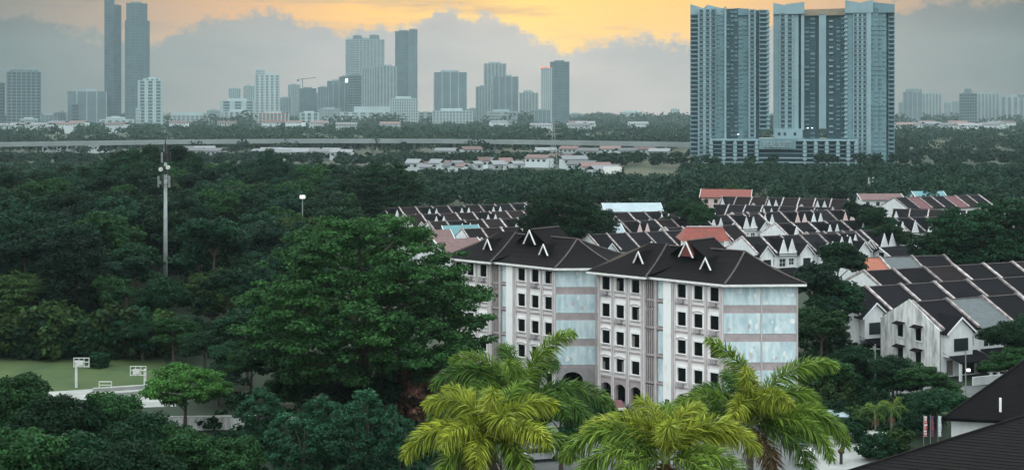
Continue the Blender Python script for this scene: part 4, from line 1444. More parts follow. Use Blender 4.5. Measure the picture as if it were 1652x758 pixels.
# ---- single roofs among the rows
def gable_house(label, px, ry, w, dep, ez, rz_, th, roofm, wallm, ends=True):
    D = (CAMZ - rz_) * FOC / (ry - HOR)
    t = thing('gabled_house', label, 'house', ((px - CX) / FOC * D, D, 0), radians(th))
    h = dep / 2
    w_ = MB().prism([(-w / 2, -h), (w / 2, -h), (w / 2, h), (-w / 2, h)], 0, ez)
    w_.obj('wall', wallm, t)
    for s in (-1, 1):
        x = s * w / 2
        MB().slab([(x, -h, ez), (x, h, ez), (x, 0, rz_ - .08)], (-s * .15, 0, 0)).obj('gable', wallm, t)
    r = MB()
    k = .6
    dz = (rz_ - ez) * k / h
    r.slab([(-w / 2 - k, -h - k, ez - dz), (w / 2 + k, -h - k, ez - dz), (w / 2 + k, 0, rz_), (-w / 2 - k, 0, rz_)], (0, 0, .14))
    r.slab([(-w / 2 - k, 0, rz_ + .003), (w / 2 + k, 0, rz_ + .003), (w / 2 + k, h + k, ez - dz), (-w / 2 - k, h + k, ez - dz)], (0, 0, .14))
    r.obj('roof', roofm, t)
    for s in (-1, 1):
        x = s * (w / 2 + k)
        MB().slab([(x, -h - k, ez - dz - .12), (x, 0, rz_ - .1), (x, 0, rz_ + .22), (x, -h - k, ez - dz + .2)], (s * .14, 0, 0)).obj('bargeboard', m_hw, t)
    wn = MB().box(-w / 2 - .06, -w / 2 - .01, -.7, .7, ez - .2, ez + .8).obj('window', m_hole, t)
    for i in range(max(1, int(w / 3))):
        x = -w / 2 + (i + .5) * w / max(1, int(w / 3))
        MB().box(x - .6, x + .6, -h - .05, -h - .005, ez - 2.2, ez - .8).obj('window', m_pane, t)
    return t


m_brn = mat('faded_brown_tile', (.16, .095, .095), .8, c2=(.11, .07, .07), scale=1.2, bump=.4)
m_palegrey = mat('pale_grey_sheet', (.26, .33, .36), .55, var=.1, scale=.4)
gable_house('white house with faded brown roof beside the left block', 735, 386, 9, 9, 7.6, 10.0, 34, m_brn, m_hw)
gable_house('house with dull brown roof and no gable left of the teal one', 694, 372, 8, 8, 7.2, 9.4, 20, m_brn, m_hw)
gable_house('house with teal sheet roof and white edges', 742, 364, 7.5, 7, 7.0, 9.6, 22, m_hr[4], m_hw)
gable_house('long low hall with pale grey sheet roof', 1018, 328, 17, 12, 5.2, 7.2, 4, m_palegrey, m_hw)
gable_house('small house with pale grey roof left of the middle rows', 975, 362, 7, 7, 6.8, 9.0, 18, m_palegrey, m_hw)
gable_house('house with maroon roof at the back of the right rows', 1172, 306, 16, 9, 6.8, 9.0, -14, m_redroof, m_hp)
gable_house('low house with blue grey roof and white walls before the spiked gables', 1392, 394, 15, 8, 5.2, 6.6, 8, m_hr[3], m_hw)
gable_house('low white walled house right of the blue grey roof', 1447, 398, 9, 7, 5.0, 6.8, 30, m_hr[0], m_hw)
gable_house('house with grey sheet roof under the large dark tree at the right edge', 1640, 432, 12, 8, 5.4, 6.6, 6, m_palegrey, m_hw)
gable_house('house with brown flat roof behind the far right rows', 1418, 313, 14, 8, 6.0, 7.6, 4, m_brn, m_hw)
gable_house('house with blue sheet roof at the top of the far right rows', 1496, 309, 10, 8, 6.0, 7.8, 4, m_hr[4], m_hw)
# ------------------------------------------------------------------ foxtail palms in the foreground
def palmleaf(name, c, c2):
    return mat(name, c, .5, c2=c2, scale=.8, transl=.22, island=.5, spec=.15, lo=.3, hi=.7)


m_palm = [palmleaf('palm_yellow_green', (.32, .355, .038), (.14, .20, .027)),
          palmleaf('palm_mid_green', (.17, .265, .036), (.065, .13, .022)),
          palmleaf('palm_deep_green', (.085, .165, .028), (.035, .085, .02)),
          palmleaf('palm_dead_brown', (.16, .10, .045), (.08, .055, .03))]
m_rach = mat('palm_midrib', (.24, .30, .08), .6)
m_ptr = mat('palm_trunk', (.23, .22, .20), .9, c2=(.13, .12, .11), scale=3, bump=.5, stretch=(1, 1, 5))
m_shaft = mat('crownshaft', (.20, .27, .10), .6, var=.2, scale=2)
m_fib = mat('palm_fibre', (.16, .10, .05), .95, var=.3, scale=5, bump=.5)


def frond_mesh(seed, Lf, e0, e1, dens=1.0, lw=.046, ll=.62):
    rng = np.random.default_rng(seed)
    n = 26
    t = np.linspace(0, 1, n)
    el_ = np.radians(e0 + (e1 - e0) * t ** 1.35)
    ds = Lf / (n - 1)
    x = np.concatenate([[0], np.cumsum(np.cos(el_[:-1]) * ds)])
    z = np.concatenate([[0], np.cumsum(np.sin(el_[:-1]) * ds)])
    sway = rng.normal() * .10
    y = sway * Lf * t ** 2
    N_ = int(115 * dens * Lf / 3.5)
    per = 4
    tt = np.repeat(np.linspace(.13, .995, N_), per) + rng.normal(size=N_ * per) * .004
    tt = np.clip(tt, .1, 1)
    px, py, pz = np.interp(tt, t, x), np.interp(tt, t, y), np.interp(tt, t, z)
    e = np.interp(tt, t, el_)
    T = np.stack([np.cos(e), np.zeros_like(e), np.sin(e)], 1)
    S = np.tile(np.array([0, 1.0, 0]), (len(e), 1))
    U = np.cross(T, S) * -1
    # leaflets stand all round the midrib, sparser underneath
    ang = rng.uniform(0, 2 * pi, len(e))
    fwd = rng.uniform(.55, 1.0, len(e))
    d = S * np.cos(ang)[:, None] + U * np.sin(ang)[:, None] + T * fwd[:, None]
    d /= np.linalg.norm(d, axis=1)[:, None]
    ln = ll * (np.sin(pi * np.clip(.16 + .80 * tt, 0, 1)) ** .7) * rng.uniform(.75, 1.15, len(e)) + .10
    wv = np.cross(d, rng.normal(size=d.shape))
    wv /= np.linalg.norm(wv, axis=1)[:, None]
    P0 = np.stack([px, py, pz], 1)
    g_ = np.array([0, 0, -1.0])
    M1 = P0 + d * (ln * .5)[:, None] + g_ * (ln * .06)[:, None]
    M2 = P0 + d * (ln * .95)[:, None] + g_ * (ln * .30)[:, None]
    hw = (wv * lw * .5)
    k = len(e)
    V = np.stack([P0 - hw * .5, P0 + hw * .5, M1 + hw, M1 - hw, M2], 1).reshape(-1, 3)
    base = np.arange(k) * 5
    q = np.stack([base, base + 1, base + 2, base + 3], 1)
    tr = np.stack([base + 3, base + 2, base + 4], 1)
    loops = np.concatenate([q.ravel(), tr.ravel()])
    me = bpy.data.meshes.new('frond')
    me.vertices.add(k * 5)
    me.vertices.foreach_set('co', V.astype(np.float32).ravel())
    me.loops.add(len(loops))
    me.loops.foreach_set('vertex_index', loops.astype(np.int32))
    me.polygons.add(k * 2)
    me.polygons.foreach_set('loop_start', np.concatenate([np.arange(k) * 4, k * 4 + np.arange(k) * 3]).astype(np.int32))
    me.polygons.foreach_set('loop_total', np.concatenate([np.full(k, 4), np.full(k, 3)]).astype(np.int32))
    me.update(calc_edges=True)
    me.validate()
    rib = MB().tube([(x[i], y[i], z[i]) for i in range(0, n, 3)] + [(x[-1], y[-1], z[-1])], [.045 * (1 - .8 * i / n) for i in range(0, n, 3)] + [.006], 5, False)
    return me, rib


def palm(label, hub, D, fronds, seed, trunk_r=.17, dens=1.0, tips=None, ll=.80):
    h = at(hub[0], hub[1], D)
    t = thing('palm_tree', label, 'palm', (h.x, D, 0), 0, 'palms in the foreground')
    hz_ = h.z
    tr = MB().tube([(0, 0, -.2), (.05, 0, hz_ * .3), (.02, 0, hz_ * .7), (0, 0, hz_ - .9)], [trunk_r * 1.5, trunk_r * 1.15, trunk_r * 1.05, trunk_r * 1.0], 10)
    tr.obj('trunk', m_ptr, t, smooth=True)
    MB().tube([(0, 0, hz_ - .92), (0, 0, hz_ - .55), (0, 0, hz_), (0, 0, hz_ + .25)], [trunk_r * 1.15, trunk_r * 1.25, trunk_r * .8, trunk_r * .3], 10).obj('crownshaft', m_shaft, t, smooth=True)
    fb_ = MB()
    rr = random.Random(seed)
    for i in range(26):
        a = rr.uniform(0, 6.28)
        zz = hz_ - rr.uniform(.5, 1.2)
        fb_.tube([(cos(a) * trunk_r, sin(a) * trunk_r, zz), (cos(a) * .34, sin(a) * .34, zz - .25), (cos(a) * .42, sin(a) * .42, zz - .7)], [.02, .02, .006], 4, False)
    stuff(fb_.obj('fruit_stalk', m_fib, t))
    for i, (azd, e0, e1, Lf, mi) in enumerate(fronds):
        me, rib = frond_mesh(seed * 100 + i, Lf, e0, e1, dens, ll=ll)
        me.materials.append(m_palm[mi])  # lower fronds mostly get darker greens, their shade put into the colour
        o = link('frond', me, t, (0, 0, hz_))
        o.rotation_euler = (0, 0, radians(azd))
        rib.obj('midrib', m_rach, o)
    return t


palm('yellow green palm at the lower middle, nearest left of the front pair', (794, 706), 52, [
    (176, 66, -38, 3.3, 0), (12, 62, -34, 3.1, 0), (-95, 82, 24, 2.5, 0), (192, 30, -62, 3.9, 0), (-14, 26, -60, 3.6, 1), (140, 62, -5, 3.0, 0), (55, 68, -5, 3.0, 1),
    (-135, 40, -50, 3.2, 0), (-50, 40, -50, 3.2, 0), (95, 50, -20, 3.2, 1), (215, 5, -70, 3.0, 1), (-60, 5, -70, 2.8, 1), (-110, 20, -60, 2.6, 0), (-78, 60, -20, 2.6, 0), (235, -20, -85, 2.6, 3), (-25, -25, -86, 2.4, 3)], 11)
palm('taller green palm behind the lower middle one with one upright frond', (838, 660), 60, [
    (22, 80, 2, 4.6, 1), (178, 64, -58, 4.8, 2), (160, 74, -30, 4.3, 1), (200, 40, -70, 4.6, 2), (-4, 40, -58, 4.7, 2), (-30, 30, -62, 4.0, 2), (110, 72, -10, 4.0, 2), (60, 60, -30, 4.0, 2),
    (-90, 78, 0, 3.6, 1), (-140, 50, -55, 3.9, 1), (-60, 45, -55, 3.6, 2), (185, 20, -75, 3.8, 2), (90, 40, -40, 4, 2), (20, 20, -70, 4.0, 2), (135, 40, -50, 4.2, 2)], 12, ll=.85)
palm('yellow green palm right of centre with brown fibres at its crown', (1074, 742), 50, [
    (178, 46, -72, 4.5, 1), (150, 70, -30, 3.0, 0), (118, 80, -10, 3.0, 0), (42, 74, -28, 3.2, 0), (4, 48, -66, 4.2, 0), (20, 62, -45, 3.4, 0), (-20, 24, -70, 3.8, 1), (200, 30, -72, 4.0, 1),
    (-90, 74, 6, 2.4, 0), (165, 58, -52, 3.8, 0), (85, 60, -20, 3.2, 1), (-140, 20, -70, 3.0, 1), (-50, 20, -70, 3.0, 1), (60, 40, -40, 3.2, 1), (-75, -15, -86, 2.4, 3), (-110, -10, -86, 2.2, 3)], 13, .20)
palm('slender palm on the right with long upright outer fronds', (1210, 684), 57, [
    (168, 96, 12, 4.3, 1), (2, 70, -20, 4.9, 1), (180, 52, -52, 3.7, 1), (196, 36, -60, 3.6, 2), (-6, 30, -82, 5.0, 1), (-90, 84, 30, 3.0, 0), (-70, 66, -30, 3.4, 0), (-115, 60, -40, 3.2, 0),
    (20, 48, -60, 4.4, 1), (-30, 26, -76, 4.2, 1), (100, 60, -20, 3.6, 2), (-45, 10, -82, 3.8, 2), (140, 50, -40, 3.6, 2), (-140, 14, -78, 3.0, 1), (-70, -20, -86, 2.6, 3)], 14, .15)
m_palm_s = [(40, 55, -50, 1.9, 2), (110, 60, -50, 1.9, 2), (180, 45, -60, 2.0, 2), (250, 50, -60, 1.9, 2), (320, 45, -60, 2.0, 2), (0, 80, 0, 1.8, 1), (150, 20, -75, 1.9, 2), (30, 15, -75, 1.9, 2), (290, 10, -75, 1.8, 2), (215, 75, -20, 1.8, 1)]
palm('small palm at the pale forecourt, left of a pair', (1412, 664), 148, m_palm_s, 15, .11, .35, ll=.5)
palm('small palm at the pale forecourt, right of a pair', (1438, 660), 147, m_palm_s, 16, .11, .35, ll=.5)
# ------------------------------------------------------------------ field, court, roads
def sheet(name, pts, m, z):
    return struct(MB().poly([(p.x, p.y, z) for p in pts]).obj(name, m))


m_grass = mat('mown_grass', (.052, .080, .024), .95, c2=(.030, .056, .019), scale=.22, bump=.2, bscale=3)
m_court = mat('pale_concrete_court', (.30, .31, .29), .9, c2=(.20, .21, .20), scale=.35)
m_asph = mat('worn_asphalt', (.13, .135, .135), .9, c2=(.09, .095, .095), scale=.3)
m_pave = mat('pale_forecourt', (.30, .31, .30), .9, c2=(.20, .21, .20), scale=.4)
m_metal = mat('white_painted_metal', (.56, .58, .55), .6, var=.08, scale=2)
m_galv = mat('galvanised_steel', (.24, .28, .27), .5, var=.15, scale=1.0, metal=.3)
m_dark = mat('dark_metal', (.03, .032, .034), .5)
sheet('grass_field', [gnd(-60, 577), gnd(262, 577), gnd(300, 632), gnd(-80, 640)], m_grass, .004)
sheet('court', [gnd(40, 634), gnd(262, 620), gnd(285, 655), gnd(20, 664)], m_court, .008)
sheet('car_park', [gnd(800, 640), gnd(1320, 652), gnd(1330, 800), gnd(760, 800)], m_asph, .004)
sheet('forecourt', [gnd(1322, 700), gnd(1440, 690), gnd(1470, 740), gnd(1300, 790)], m_pave, .010)
sheet('lawn', [gnd(1512, 640), gnd(1582, 636), gnd(1590, 668), gnd(1500, 672)], m_grass, .008)
sheet('road', [gnd(1400, 626), gnd(1660, 620), gnd(1660, 637), gnd(1400, 641)], m_asph, .012)
k = [gnd(1400, 643), gnd(1660, 639)]
MB().box(0, (k[1] - k[0]).length, -.12, .12, 0, .13).obj('kerb', m_pave)
bpy.data.objects['kerb'].location = k[0]
bpy.data.objects['kerb'].rotation_euler.z = atan2(k[1].y - k[0].y, k[1].x - k[0].x)
struct(bpy.data.objects['kerb'])
# painted court lines
for a, b in (((60, 637), (255, 624)), ((56, 655), (270, 645))):
    p, q = gnd(*a), gnd(*b)
    d = (q - p).normalized()
    n_ = Vector((-d.y, d.x, 0)) * .04
    struct(MB().poly([(v.x, v.y, .012) for v in (p - n_, q - n_, q + n_, p + n_)]).obj('court_line', m_metal))


def hoop(label, px, py, D, flip):
    p = gnd(px, py) if D is None else Vector(((px - CX) / FOC * D, D, 0))
    t = thing('basketball_hoop', label, 'basketball hoop', p, 0, 'basketball hoops')
    MB().tube([(0, 0, 0), (0, 0, 3.5)], .17, 8).obj('post', m_metal, t)
    MB().tube([(0, 0, 3.3), (flip * .5, -.3, 3.4)], .08, 6).obj('arm', m_metal, t)
    b = MB()
    x0, x1 = sorted((flip * -.2, flip * 1.75))
    for z in (2.75, 3.35, 3.85):
        b.box(x0, x1, -.40, -.34, z, z + .09)
    for i in range(4):
        x = x0 + (x1 - x0) * i / 3
        b.box(x - .05, x + .05, -.338, -.29, 2.7, 3.95)
    bo = b.obj('backboard', m_metal, t)
    MB().box(x0 + .35, x0 + 1.2, -.45, -.405, 2.85, 3.6).obj('target_panel', m_metal, bo)
    cx = (x0 + x1) / 2
    MB().tube([(cx + .23 * cos(a * pi / 6), -.7 + .23 * sin(a * pi / 6), 3.0) for a in range(13)], .015, 5, False).obj('rim', m_redroof, t)
    return t


hoop('white basketball hoop standing full height beside the grass', 123, 625, None, 1)
hoop('white basketball hoop half hidden behind the bright flat topped tree', 234, 640, None, -1)
p = gnd(170, 626)
t = thing('metal_frame', 'small white metal frame standing on the court between the hoops', 'frame', p)
MB().tube([(-.8, 0, 0), (-.8, 0, .8)], .05).obj('upright', m_metal, t)
MB().tube([(.8, 0, 0), (.8, 0, .8)], .05).obj('upright', m_metal, t)
MB().box(-.85, .85, -.05, .05, .8, .9).obj('top_bar', m_metal, t)
MB().box(-.8, .8, -.04, .04, .38, .46).obj('middle_bar', m_metal, t)
# concrete steps along the court
for i, (a, b) in enumerate((((150, 632), (245, 626)), ((180, 640), (243, 634)))):
    p, q = gnd(*a), gnd(*b)
    o = MB().box(0, (q - p).length, 0, .7, 0, .42).obj('concrete_step', m_court)
    o.location = p
    o.rotation_euler.z = atan2(q.y - p.y, q.x - p.x)
    tag(o, ['long pale concrete step behind the court', 'shorter pale concrete step in front on the court'][i], 'step')
# pale wall behind the bright tree, and low canopy to its right
p, q = gnd(268, 694), gnd(412, 692)
t = thing('boundary_wall', 'pale stained boundary wall below the bright flat topped tree', 'wall', p, atan2(q.y - p.y, q.x - p.x))
Lw = (q - p).length
MB().box(0, Lw, -.1, .1, 0, 1.45).obj('wall', m_stain, t)
MB().box(-.05, Lw + .05, -.16, .16, 1.453, 1.58).obj('coping', m_metal, t)
for i in range(6):
    MB().box(i * Lw / 5 - .14, i * Lw / 5 + .14, -.2, -.103, 0, 1.45).obj('pier', m_metal, t)
p = gnd(420, 694)
t = thing('low_canopy', 'low canopy with thin pale roof edge right of the boundary wall', 'canopy', p)
MB().box(0, 5.2, -.6, .8, 1.25, 1.37).obj('roof', m_palegrey, t)
for i in range(5):
    MB().tube([(.3 + i * 1.15, -.4, 0), (.3 + i * 1.15, -.4, 1.25)], .05).obj('post', m_metal, t)

# ------------------------------------------------------------------ mast
D = 232.0
p = Vector(((267 - CX) / FOC * D, D, 0))
t = thing('telecom_mast', 'tall pale telecom mast with dark antennas rising from the wood', 'mast', p)
zt = lambda y: CAMZ - (y - HOR) / FOC * D
MB().tube([(0, 0, 0), (0, 0, 12), (0, 0, zt(262))], [.40, .36, .26], 12).obj('pole', m_galv, t, smooth=True)
MB().tube([(0, 0, zt(262)), (0, 0, zt(235)), (0, 0, zt(221))], [.22, .13, .03], 6).obj('spike', m_dark, t)
for k, (y0, y1, r, n) in enumerate(((302, 284, 1.0, 6), (262, 246, .6, 5))):
    pf = MB()
    for i in range(16):
        a, b = 2 * pi * i / 16, 2 * pi * (i + 1) / 16
        for zz in (zt(y0) + .5, zt(y1) - .4):
            pf.tube([(cos(a) * r, sin(a) * r, zz), (cos(b) * r, sin(b) * r, zz)], .035, 4, False)
    for i in range(6):
        a = 2 * pi * i / 6
        for zz in (zt(y0) + .5, zt(y1) - .4):
            pf.tube([(0, 0, zz), (cos(a) * r, sin(a) * r, zz)], .035, 4, False)
    pf.obj('antenna_ring', m_dark, t)
    for i in range(n):
        a = 2 * pi * i / n + .3
        c_ = Vector((cos(a) * (r + .16), sin(a) * (r + .16), 0))
        MB().box(c_.x - .15, c_.x + .15, c_.y - .09, c_.y + .09, zt(y0), zt(y1)).obj('panel_antenna', m_galv if i % 2 else m_dark, t)
for (x, y, s) in ((-.6, 273, .36), (.6, 270, .34), (-.6, 294, .27), (.75, 291, .22)):
    MB().tube([(x, -.55, zt(y)), (x, -.95, zt(y))], [s, s], 12).obj('dish', m_metal if s > .3 else m_galv, t)
MB().box(-.5, .5, -.7, -.42, zt(281), zt(268)).obj('equipment_box', m_dark, t)
# floodlight in the wood
p = at(488, 320, 284)
t = thing('floodlight', 'lit floodlight on a pole shining out of the wood', 'lamp', (p.x, p.y, 0))
MB().tube([(0, 0, 0), (0, 0, p.z)], .12, 6).obj('pole', m_galv, t)
MB().box(-.5, .5, -.2, .2, p.z, p.z + .6).obj('lamp', m_lamp, t)

# ------------------------------------------------------------------ covered walkways by the blocks
for px, py, w, lab in ((950, 643, 5.0, 'maroon walkway roof close to the left apartment block'), (981, 655, 3.6, 'maroon walkway roof nearer the right apartment block')):
    c = gnd(px, py, 2.7)
    t = thing('covered_walkway', lab, 'walkway roof', (c.x, c.y, 0), radians(8), 'covered walkways')
    MB().slab([(-w / 2, -1.1, 2.6), (w / 2, -1.1, 2.6), (w / 2, 1.3, 3.0), (-w / 2, 1.3, 3.0)], (0, 0, .1)).obj('roof', m_hr[5], t)
    MB().box(-w / 2, w / 2, -1.2, -1.103, 2.48, 2.72).obj('gutter', m_metal, t)
    for x in (-w / 2 + .3, 0, w / 2 - .3):
        for y in (-.9, 1.1):
            MB().tube([(x, y, 0), (x, y, 2.6 if y < 0 else 2.95)], .06).obj('post', m_galv, t)
# parked cars on the car park
m_cars = [mat('car_paint_silver', (.42, .43, .45), .3, spec=.5), mat('car_paint_dark', (.03, .035, .045), .3, spec=.5), mat('car_paint_white', (.6, .6, .6), .3, spec=.5)]
m_tyre = mat('tyre', (.02, .02, .02), .9)


def car(label, loc, rz, m):
    t = thing('parked_car', label, 'car', loc, rz, 'cars on the car park')
    L_, W_ = 4.2, 1.68
    prof_ = [(-2.1, .35), (-2.08, .78), (-1.75, .92), (-1.25, .98), (1.15, .95), (1.95, .80), (2.1, .6), (2.1, .33)]
    b = MB()
    k = len(prof_)
    b.slab([(x, -W_ / 2, z) for x, z in prof_], (0, W_, 0))
    b.obj('body', m, t)
    cab = [(-1.65, .95), (-1.15, 1.42), (.25, 1.44), (1.05, .96)]
    c_ = MB()
    c_.v = [(x, s * (W_ / 2 - .06 - (.16 if z > 1.2 else 0)), z) for s in (-1, 1) for x, z in cab]
    c_.f = [(0, 1, 2, 3), (7, 6, 5, 4), (0, 4, 5, 1), (1, 5, 6, 2), (2, 6, 7, 3)]
    co = c_.obj('window', m_pane, t)
    MB().slab([(-1.17, -.60, 1.43), (.27, -.60, 1.45), (.27, .60, 1.45), (-1.17, .60, 1.43)], (0, 0, .04)).obj('roof', m, t)
    for x in (-1.3, 1.3):
        for s in (-1, 1):
            MB().tube([(x, s * (W_ / 2 - .2), .32), (x, s * (W_ / 2 + .01), .32)], .32, 12).obj('wheel', m_tyre, t)
    for s in (-1, 1):
        MB().box(2.06, 2.13, s * .6 - .2, s * .6 + .2, .60, .74).obj('headlight', m_metal, t)
        MB().box(-2.12, -2.07, s * .62 - .15, s * .62 + .15, .68, .84).obj('tail_light', m_redroof, t)


car('pale car between the palm crowns at the bottom edge', gnd(872, 742), .3, m_cars[0])
car('white car behind the right palm at the bottom edge', gnd(1300, 745), 1.3, m_cars[2])
car('dark car beside the maroon walkway roof', gnd(1012, 676), .2, m_cars[1])

# ------------------------------------------------------------------ right foreground
p = gnd(1352, 697)
t = thing('garden_shed', 'small teal shed with pale roof edge among bushes', 'shed', p, -.15)
MB().box(-1.0, 1.0, -.8, .8, 0, 1.9).obj('wall', mat('teal_paint', (.05, .16, .17), .7, var=.15, scale=1), t)
MB().slab([(-1.2, -1.0, 1.9), (1.2, -1.0, 1.9), (1.2, 1.0, 2.2), (-1.2, 1.0, 2.2)], (0, 0, .08)).obj('roof', m_palegrey, t)
MB().box(-.35, .35, -.84, -.803, .05, 1.7).obj('door', mat('dark_teal_paint', (.03, .10, .11), .7), t)
a, b = gnd(1338, 716), gnd(1412, 705)
t = thing('low_wall', 'low white wall along the pale forecourt', 'wall', a, atan2(b.y - a.y, b.x - a.x))
MB().box(0, (b - a).length, -.1, .1, 0, .75).obj('wall', m_hw, t)
MB().box(-.05, (b - a).length + .05, -.15, .15, .753, .86).obj('coping', m_white2, t)
p = gnd(1424, 726)
t = thing('gatehouse', 'small white gatehouse with dark doorway beside the small palms', 'gatehouse', p, -.25)
fr = Frame((-1.9, -1.2), (1, 0))
fr.make(wall_holes(0, 3.8, 0, 2.5, [(1.5, 2.3, 0, 2.0)], 0, .2), 'wall', m_stain, t)
MB().box(-1.9, 1.9, -.9, 1.2, 0, 2.49).obj('wall', m_stain, t)
t.scale = (.66, .66, .66)
MB().box(-.4, .4, -.96, -.905, 0.01, 2.0).obj('doorway', m_hole, t)
MB().box(-2.1, 2.1, -1.5, 1.4, 2.503, 2.65).obj('flat_roof', m_pave, t)
p = gnd(1357, 748)
t = thing('gate_lamp', 'dark globe lamp on a short post at the forecourt corner', 'lamp', p)
MB().tube([(0, 0, 0), (0, 0, 1.0)], .16, 8).obj('post', m_dark, t)
rg = MB().tube([(0, 0, 1.0), (0, 0, 1.1), (0, 0, 1.3), (0, 0, 1.5), (0, 0, 1.6)], [.12, .28, .36, .28, .05], 10).obj('globe', mat('dark_red_glass', (.06, .015, .015), .3), t, smooth=True)
# flagpoles
for px, cl, lab in ((1490, ((.75, .74, .73), (.45, .06, .06)), 'flagpole with red and white flag hanging beside the dark roof'), (1501, ((.05, .06, .16), (.30, .05, .06)), 'flagpole with dark blue flag, middle of three'), (1513, ((.70, .72, .74), (.50, .55, .62)), 'flagpole with pale flag, right of three')):
    p = gnd(px, 738)
    t = thing('flagpole', lab, 'flagpole', p, 0, 'three flagpoles')
    t.scale = (.72, .72, .72)
    MB().tube([(0, 0, 0), (0, 0, 6.2)], [.05, .035], 6).obj('pole', m_galv, t)
    f_ = MB()
    nseg = 7
    for i in range(nseg):
        z0, z1 = 6.0 - i * .42, 6.0 - (i + 1) * .42
        xs = [.04 + .16 * j + .05 * sin(i * 1.3 + j) for j in range(4)]
        xs2 = [.04 + .16 * j + .05 * sin((i + 1) * 1.3 + j) for j in range(4)]
        for j in range(3):
            f_.poly([(xs[j], .10 * sin(j * 2.2 + i * .4), z0), (xs[j + 1], .10 * sin((j + 1) * 2.2 + i * .4), z0), (xs2[j + 1], .10 * sin((j + 1) * 2.2 + (i + 1) * .4), z1), (xs2[j], .10 * sin(j * 2.2 + (i + 1) * .4), z1)])
    f_.obj('flag', mat('flag_cloth', cl[0], .9, c2=cl[1], scale=1.6, stretch=(.3, .3, 2.2), lo=.46, hi=.52), t)
# street lamp before the stained house
p = gnd(1558, 652)
t = thing('street_lamp', 'grey street lamp with lit head before the stained house', 'street lamp', p)
MB().tube([(0, 0, 0), (0, 0, 6.6)], [.10, .06], 8).obj('pole', m_galv, t)
MB().tube([(0, 0, 4.2), (.25, -.1, 4.35)], .04).obj('bracket', m_galv, t)
MB().box(.12, .48, -.25, .05, 4.05, 4.35).obj('lamp', m_lamp, t)
p = gnd(1412, 655)
t = thing('utility_pole', 'thin pale utility pole below the stained gable wall', 'pole', p)
MB().tube([(0, 0, 0), (0, 0, 7.5)], [.11, .07], 8).obj('pole', m_galv, t)
MB().box(-.6, .6, -.05, .05, 6.9, 7.0).obj('crossbar', m_galv, t)

m_roofn = mat('near_dark_tile', (.006, .0052, .006), .85, c2=(.004, .0038, .0045), scale=.9, bump=.7, bscale=2.6, spec=.05)


def near_roof(label, P0, P1, PB, R, R2, wallm, vents):
    t = thing('bungalow', label, 'house', (P0.x, P0.y, 0))
    o = Vector((P0.x, P0.y, 0))
    r = MB()
    r.poly([P0, P1, R2, R]).poly([P0, R, PB]).poly([PB, R, R2, R2 + (PB - R)])
    ro = r.obj('roof', m_roofn, t, o)
    MB().tube([P0 + Vector((0, 0, .03)), R + Vector((0, 0, .05))], .13, 6).obj('hip_cap', m_roof, ro, o)
    MB().tube([R + Vector((0, 0, .05)), R2 + Vector((0, 0, .05))], .13, 6).obj('ridge_cap', m_roof, ro, o)
    # rows of tiles on the slope that faces the camera
    d1, d2 = (R - P0), (R2 - P1)
    nrm = (P1 - P0).cross(R - P0).normalized()
    if nrm.z < 0:
        nrm = -nrm
    nr = 30
    for i in range(nr):
        a0, a1 = i / nr, (i + 1) / nr
        p, q = P0 + d1 * a0, P1 + d2 * a0
        s_, v_ = P1 + d2 * a1, P0 + d1 * a1
        MB().slab([p + nrm * .035, q + nrm * .035, s_ + nrm * .012, v_ + nrm * .012], nrm * .012).obj('tile_course', m_roofn, ro, o)
    MB().slab([P0 - Vector((0, 0, .25)), P1 - Vector((0, 0, .25)), P1 - Vector((0, 0, .02)), P0 - Vector((0, 0, .02))], (0.05, .12, 0)).obj('fascia', m_roof, t, o)
    ins = Vector((1.0, .9, 0))
    w0, w1, wb = P0 + ins, P1 + Vector((-.6, 1.2, 0)), PB + Vector((.6, -1.0, 0))
    w2 = w1 + (wb - w0)
    MB().prism([(v.x, v.y) for v in (w0, w1, w2, wb)], 0, P0.z - .1).obj('wall', wallm, t, o)
    for v in vents:
        q = v
        MB().tube([q - Vector((0, 0, .4)), q + Vector((0, 0, .85))], .11, 8).obj('vent_pipe', m_white2, ro, o)
    return t


P0 = at(1522, 674, 123)
near_roof('house with dark hip roof and two white vent pipes at lower right', P0, Vector((64, 117.5, P0.z)), Vector((56, 143, P0.z)), Vector((49.6, 131, 12.0)), Vector((70, 128, 12.0)), m_hw,
          [P0.lerp(Vector((49.6, 131, 12)), .30) + Vector((2.0, -2.2, -.25)), P0.lerp(Vector((49.6, 131, 12)), .62) + Vector((2.4, -2.6, -.2))])
P0 = at(1338, 770, 95)
near_roof('nearest dark tiled roof cut by the bottom right corner', P0, Vector((54, 80, P0.z)), Vector((54, 119, P0.z)), Vector((42.5, 107, 12.5)), Vector((62, 100, 12.5)), m_hw, [])

# ------------------------------------------------------------------ middle distance
path = [(-120, 1050, 10.0), (0, 1090, 10.0), (150, 1120, 10.4), (300, 1150, 10.8), (500, 1170, 11.0), (700, 1170, 11.0), (900, 1130, 10.6), (1120, 1080, 10.0), (1300, 1060, 10.0)]
hp = [Vector(((px - CX) / FOC * D, D, z)) for px, D, z in path]
dk = MB()
for a, b in zip(hp[:-1], hp[1:]):
    for y0, y1, z0, z1 in ((0, 14, -2.0, 0), (-.4, 0.0, -2.6, 1.0), (14, 14.4, -2.0, 1.0)):
        dk.slab([a + Vector((0, y0, z0)), b + Vector((0, y0, z0)), b + Vector((0, y0, z1)), a + Vector((0, y0, z1))], (0, y1 - y0, 0))
m_hwy = mat('highway_concrete', (.23, .26, .265), .85, var=.12, scale=.05)
hw_ = thing('highway_viaduct', 'long pale elevated highway crossing the middle distance', 'highway', hp[4] - Vector((0, 0, hp[4].z)))
dk.obj('deck', m_hwy, hw_, hw_.location)
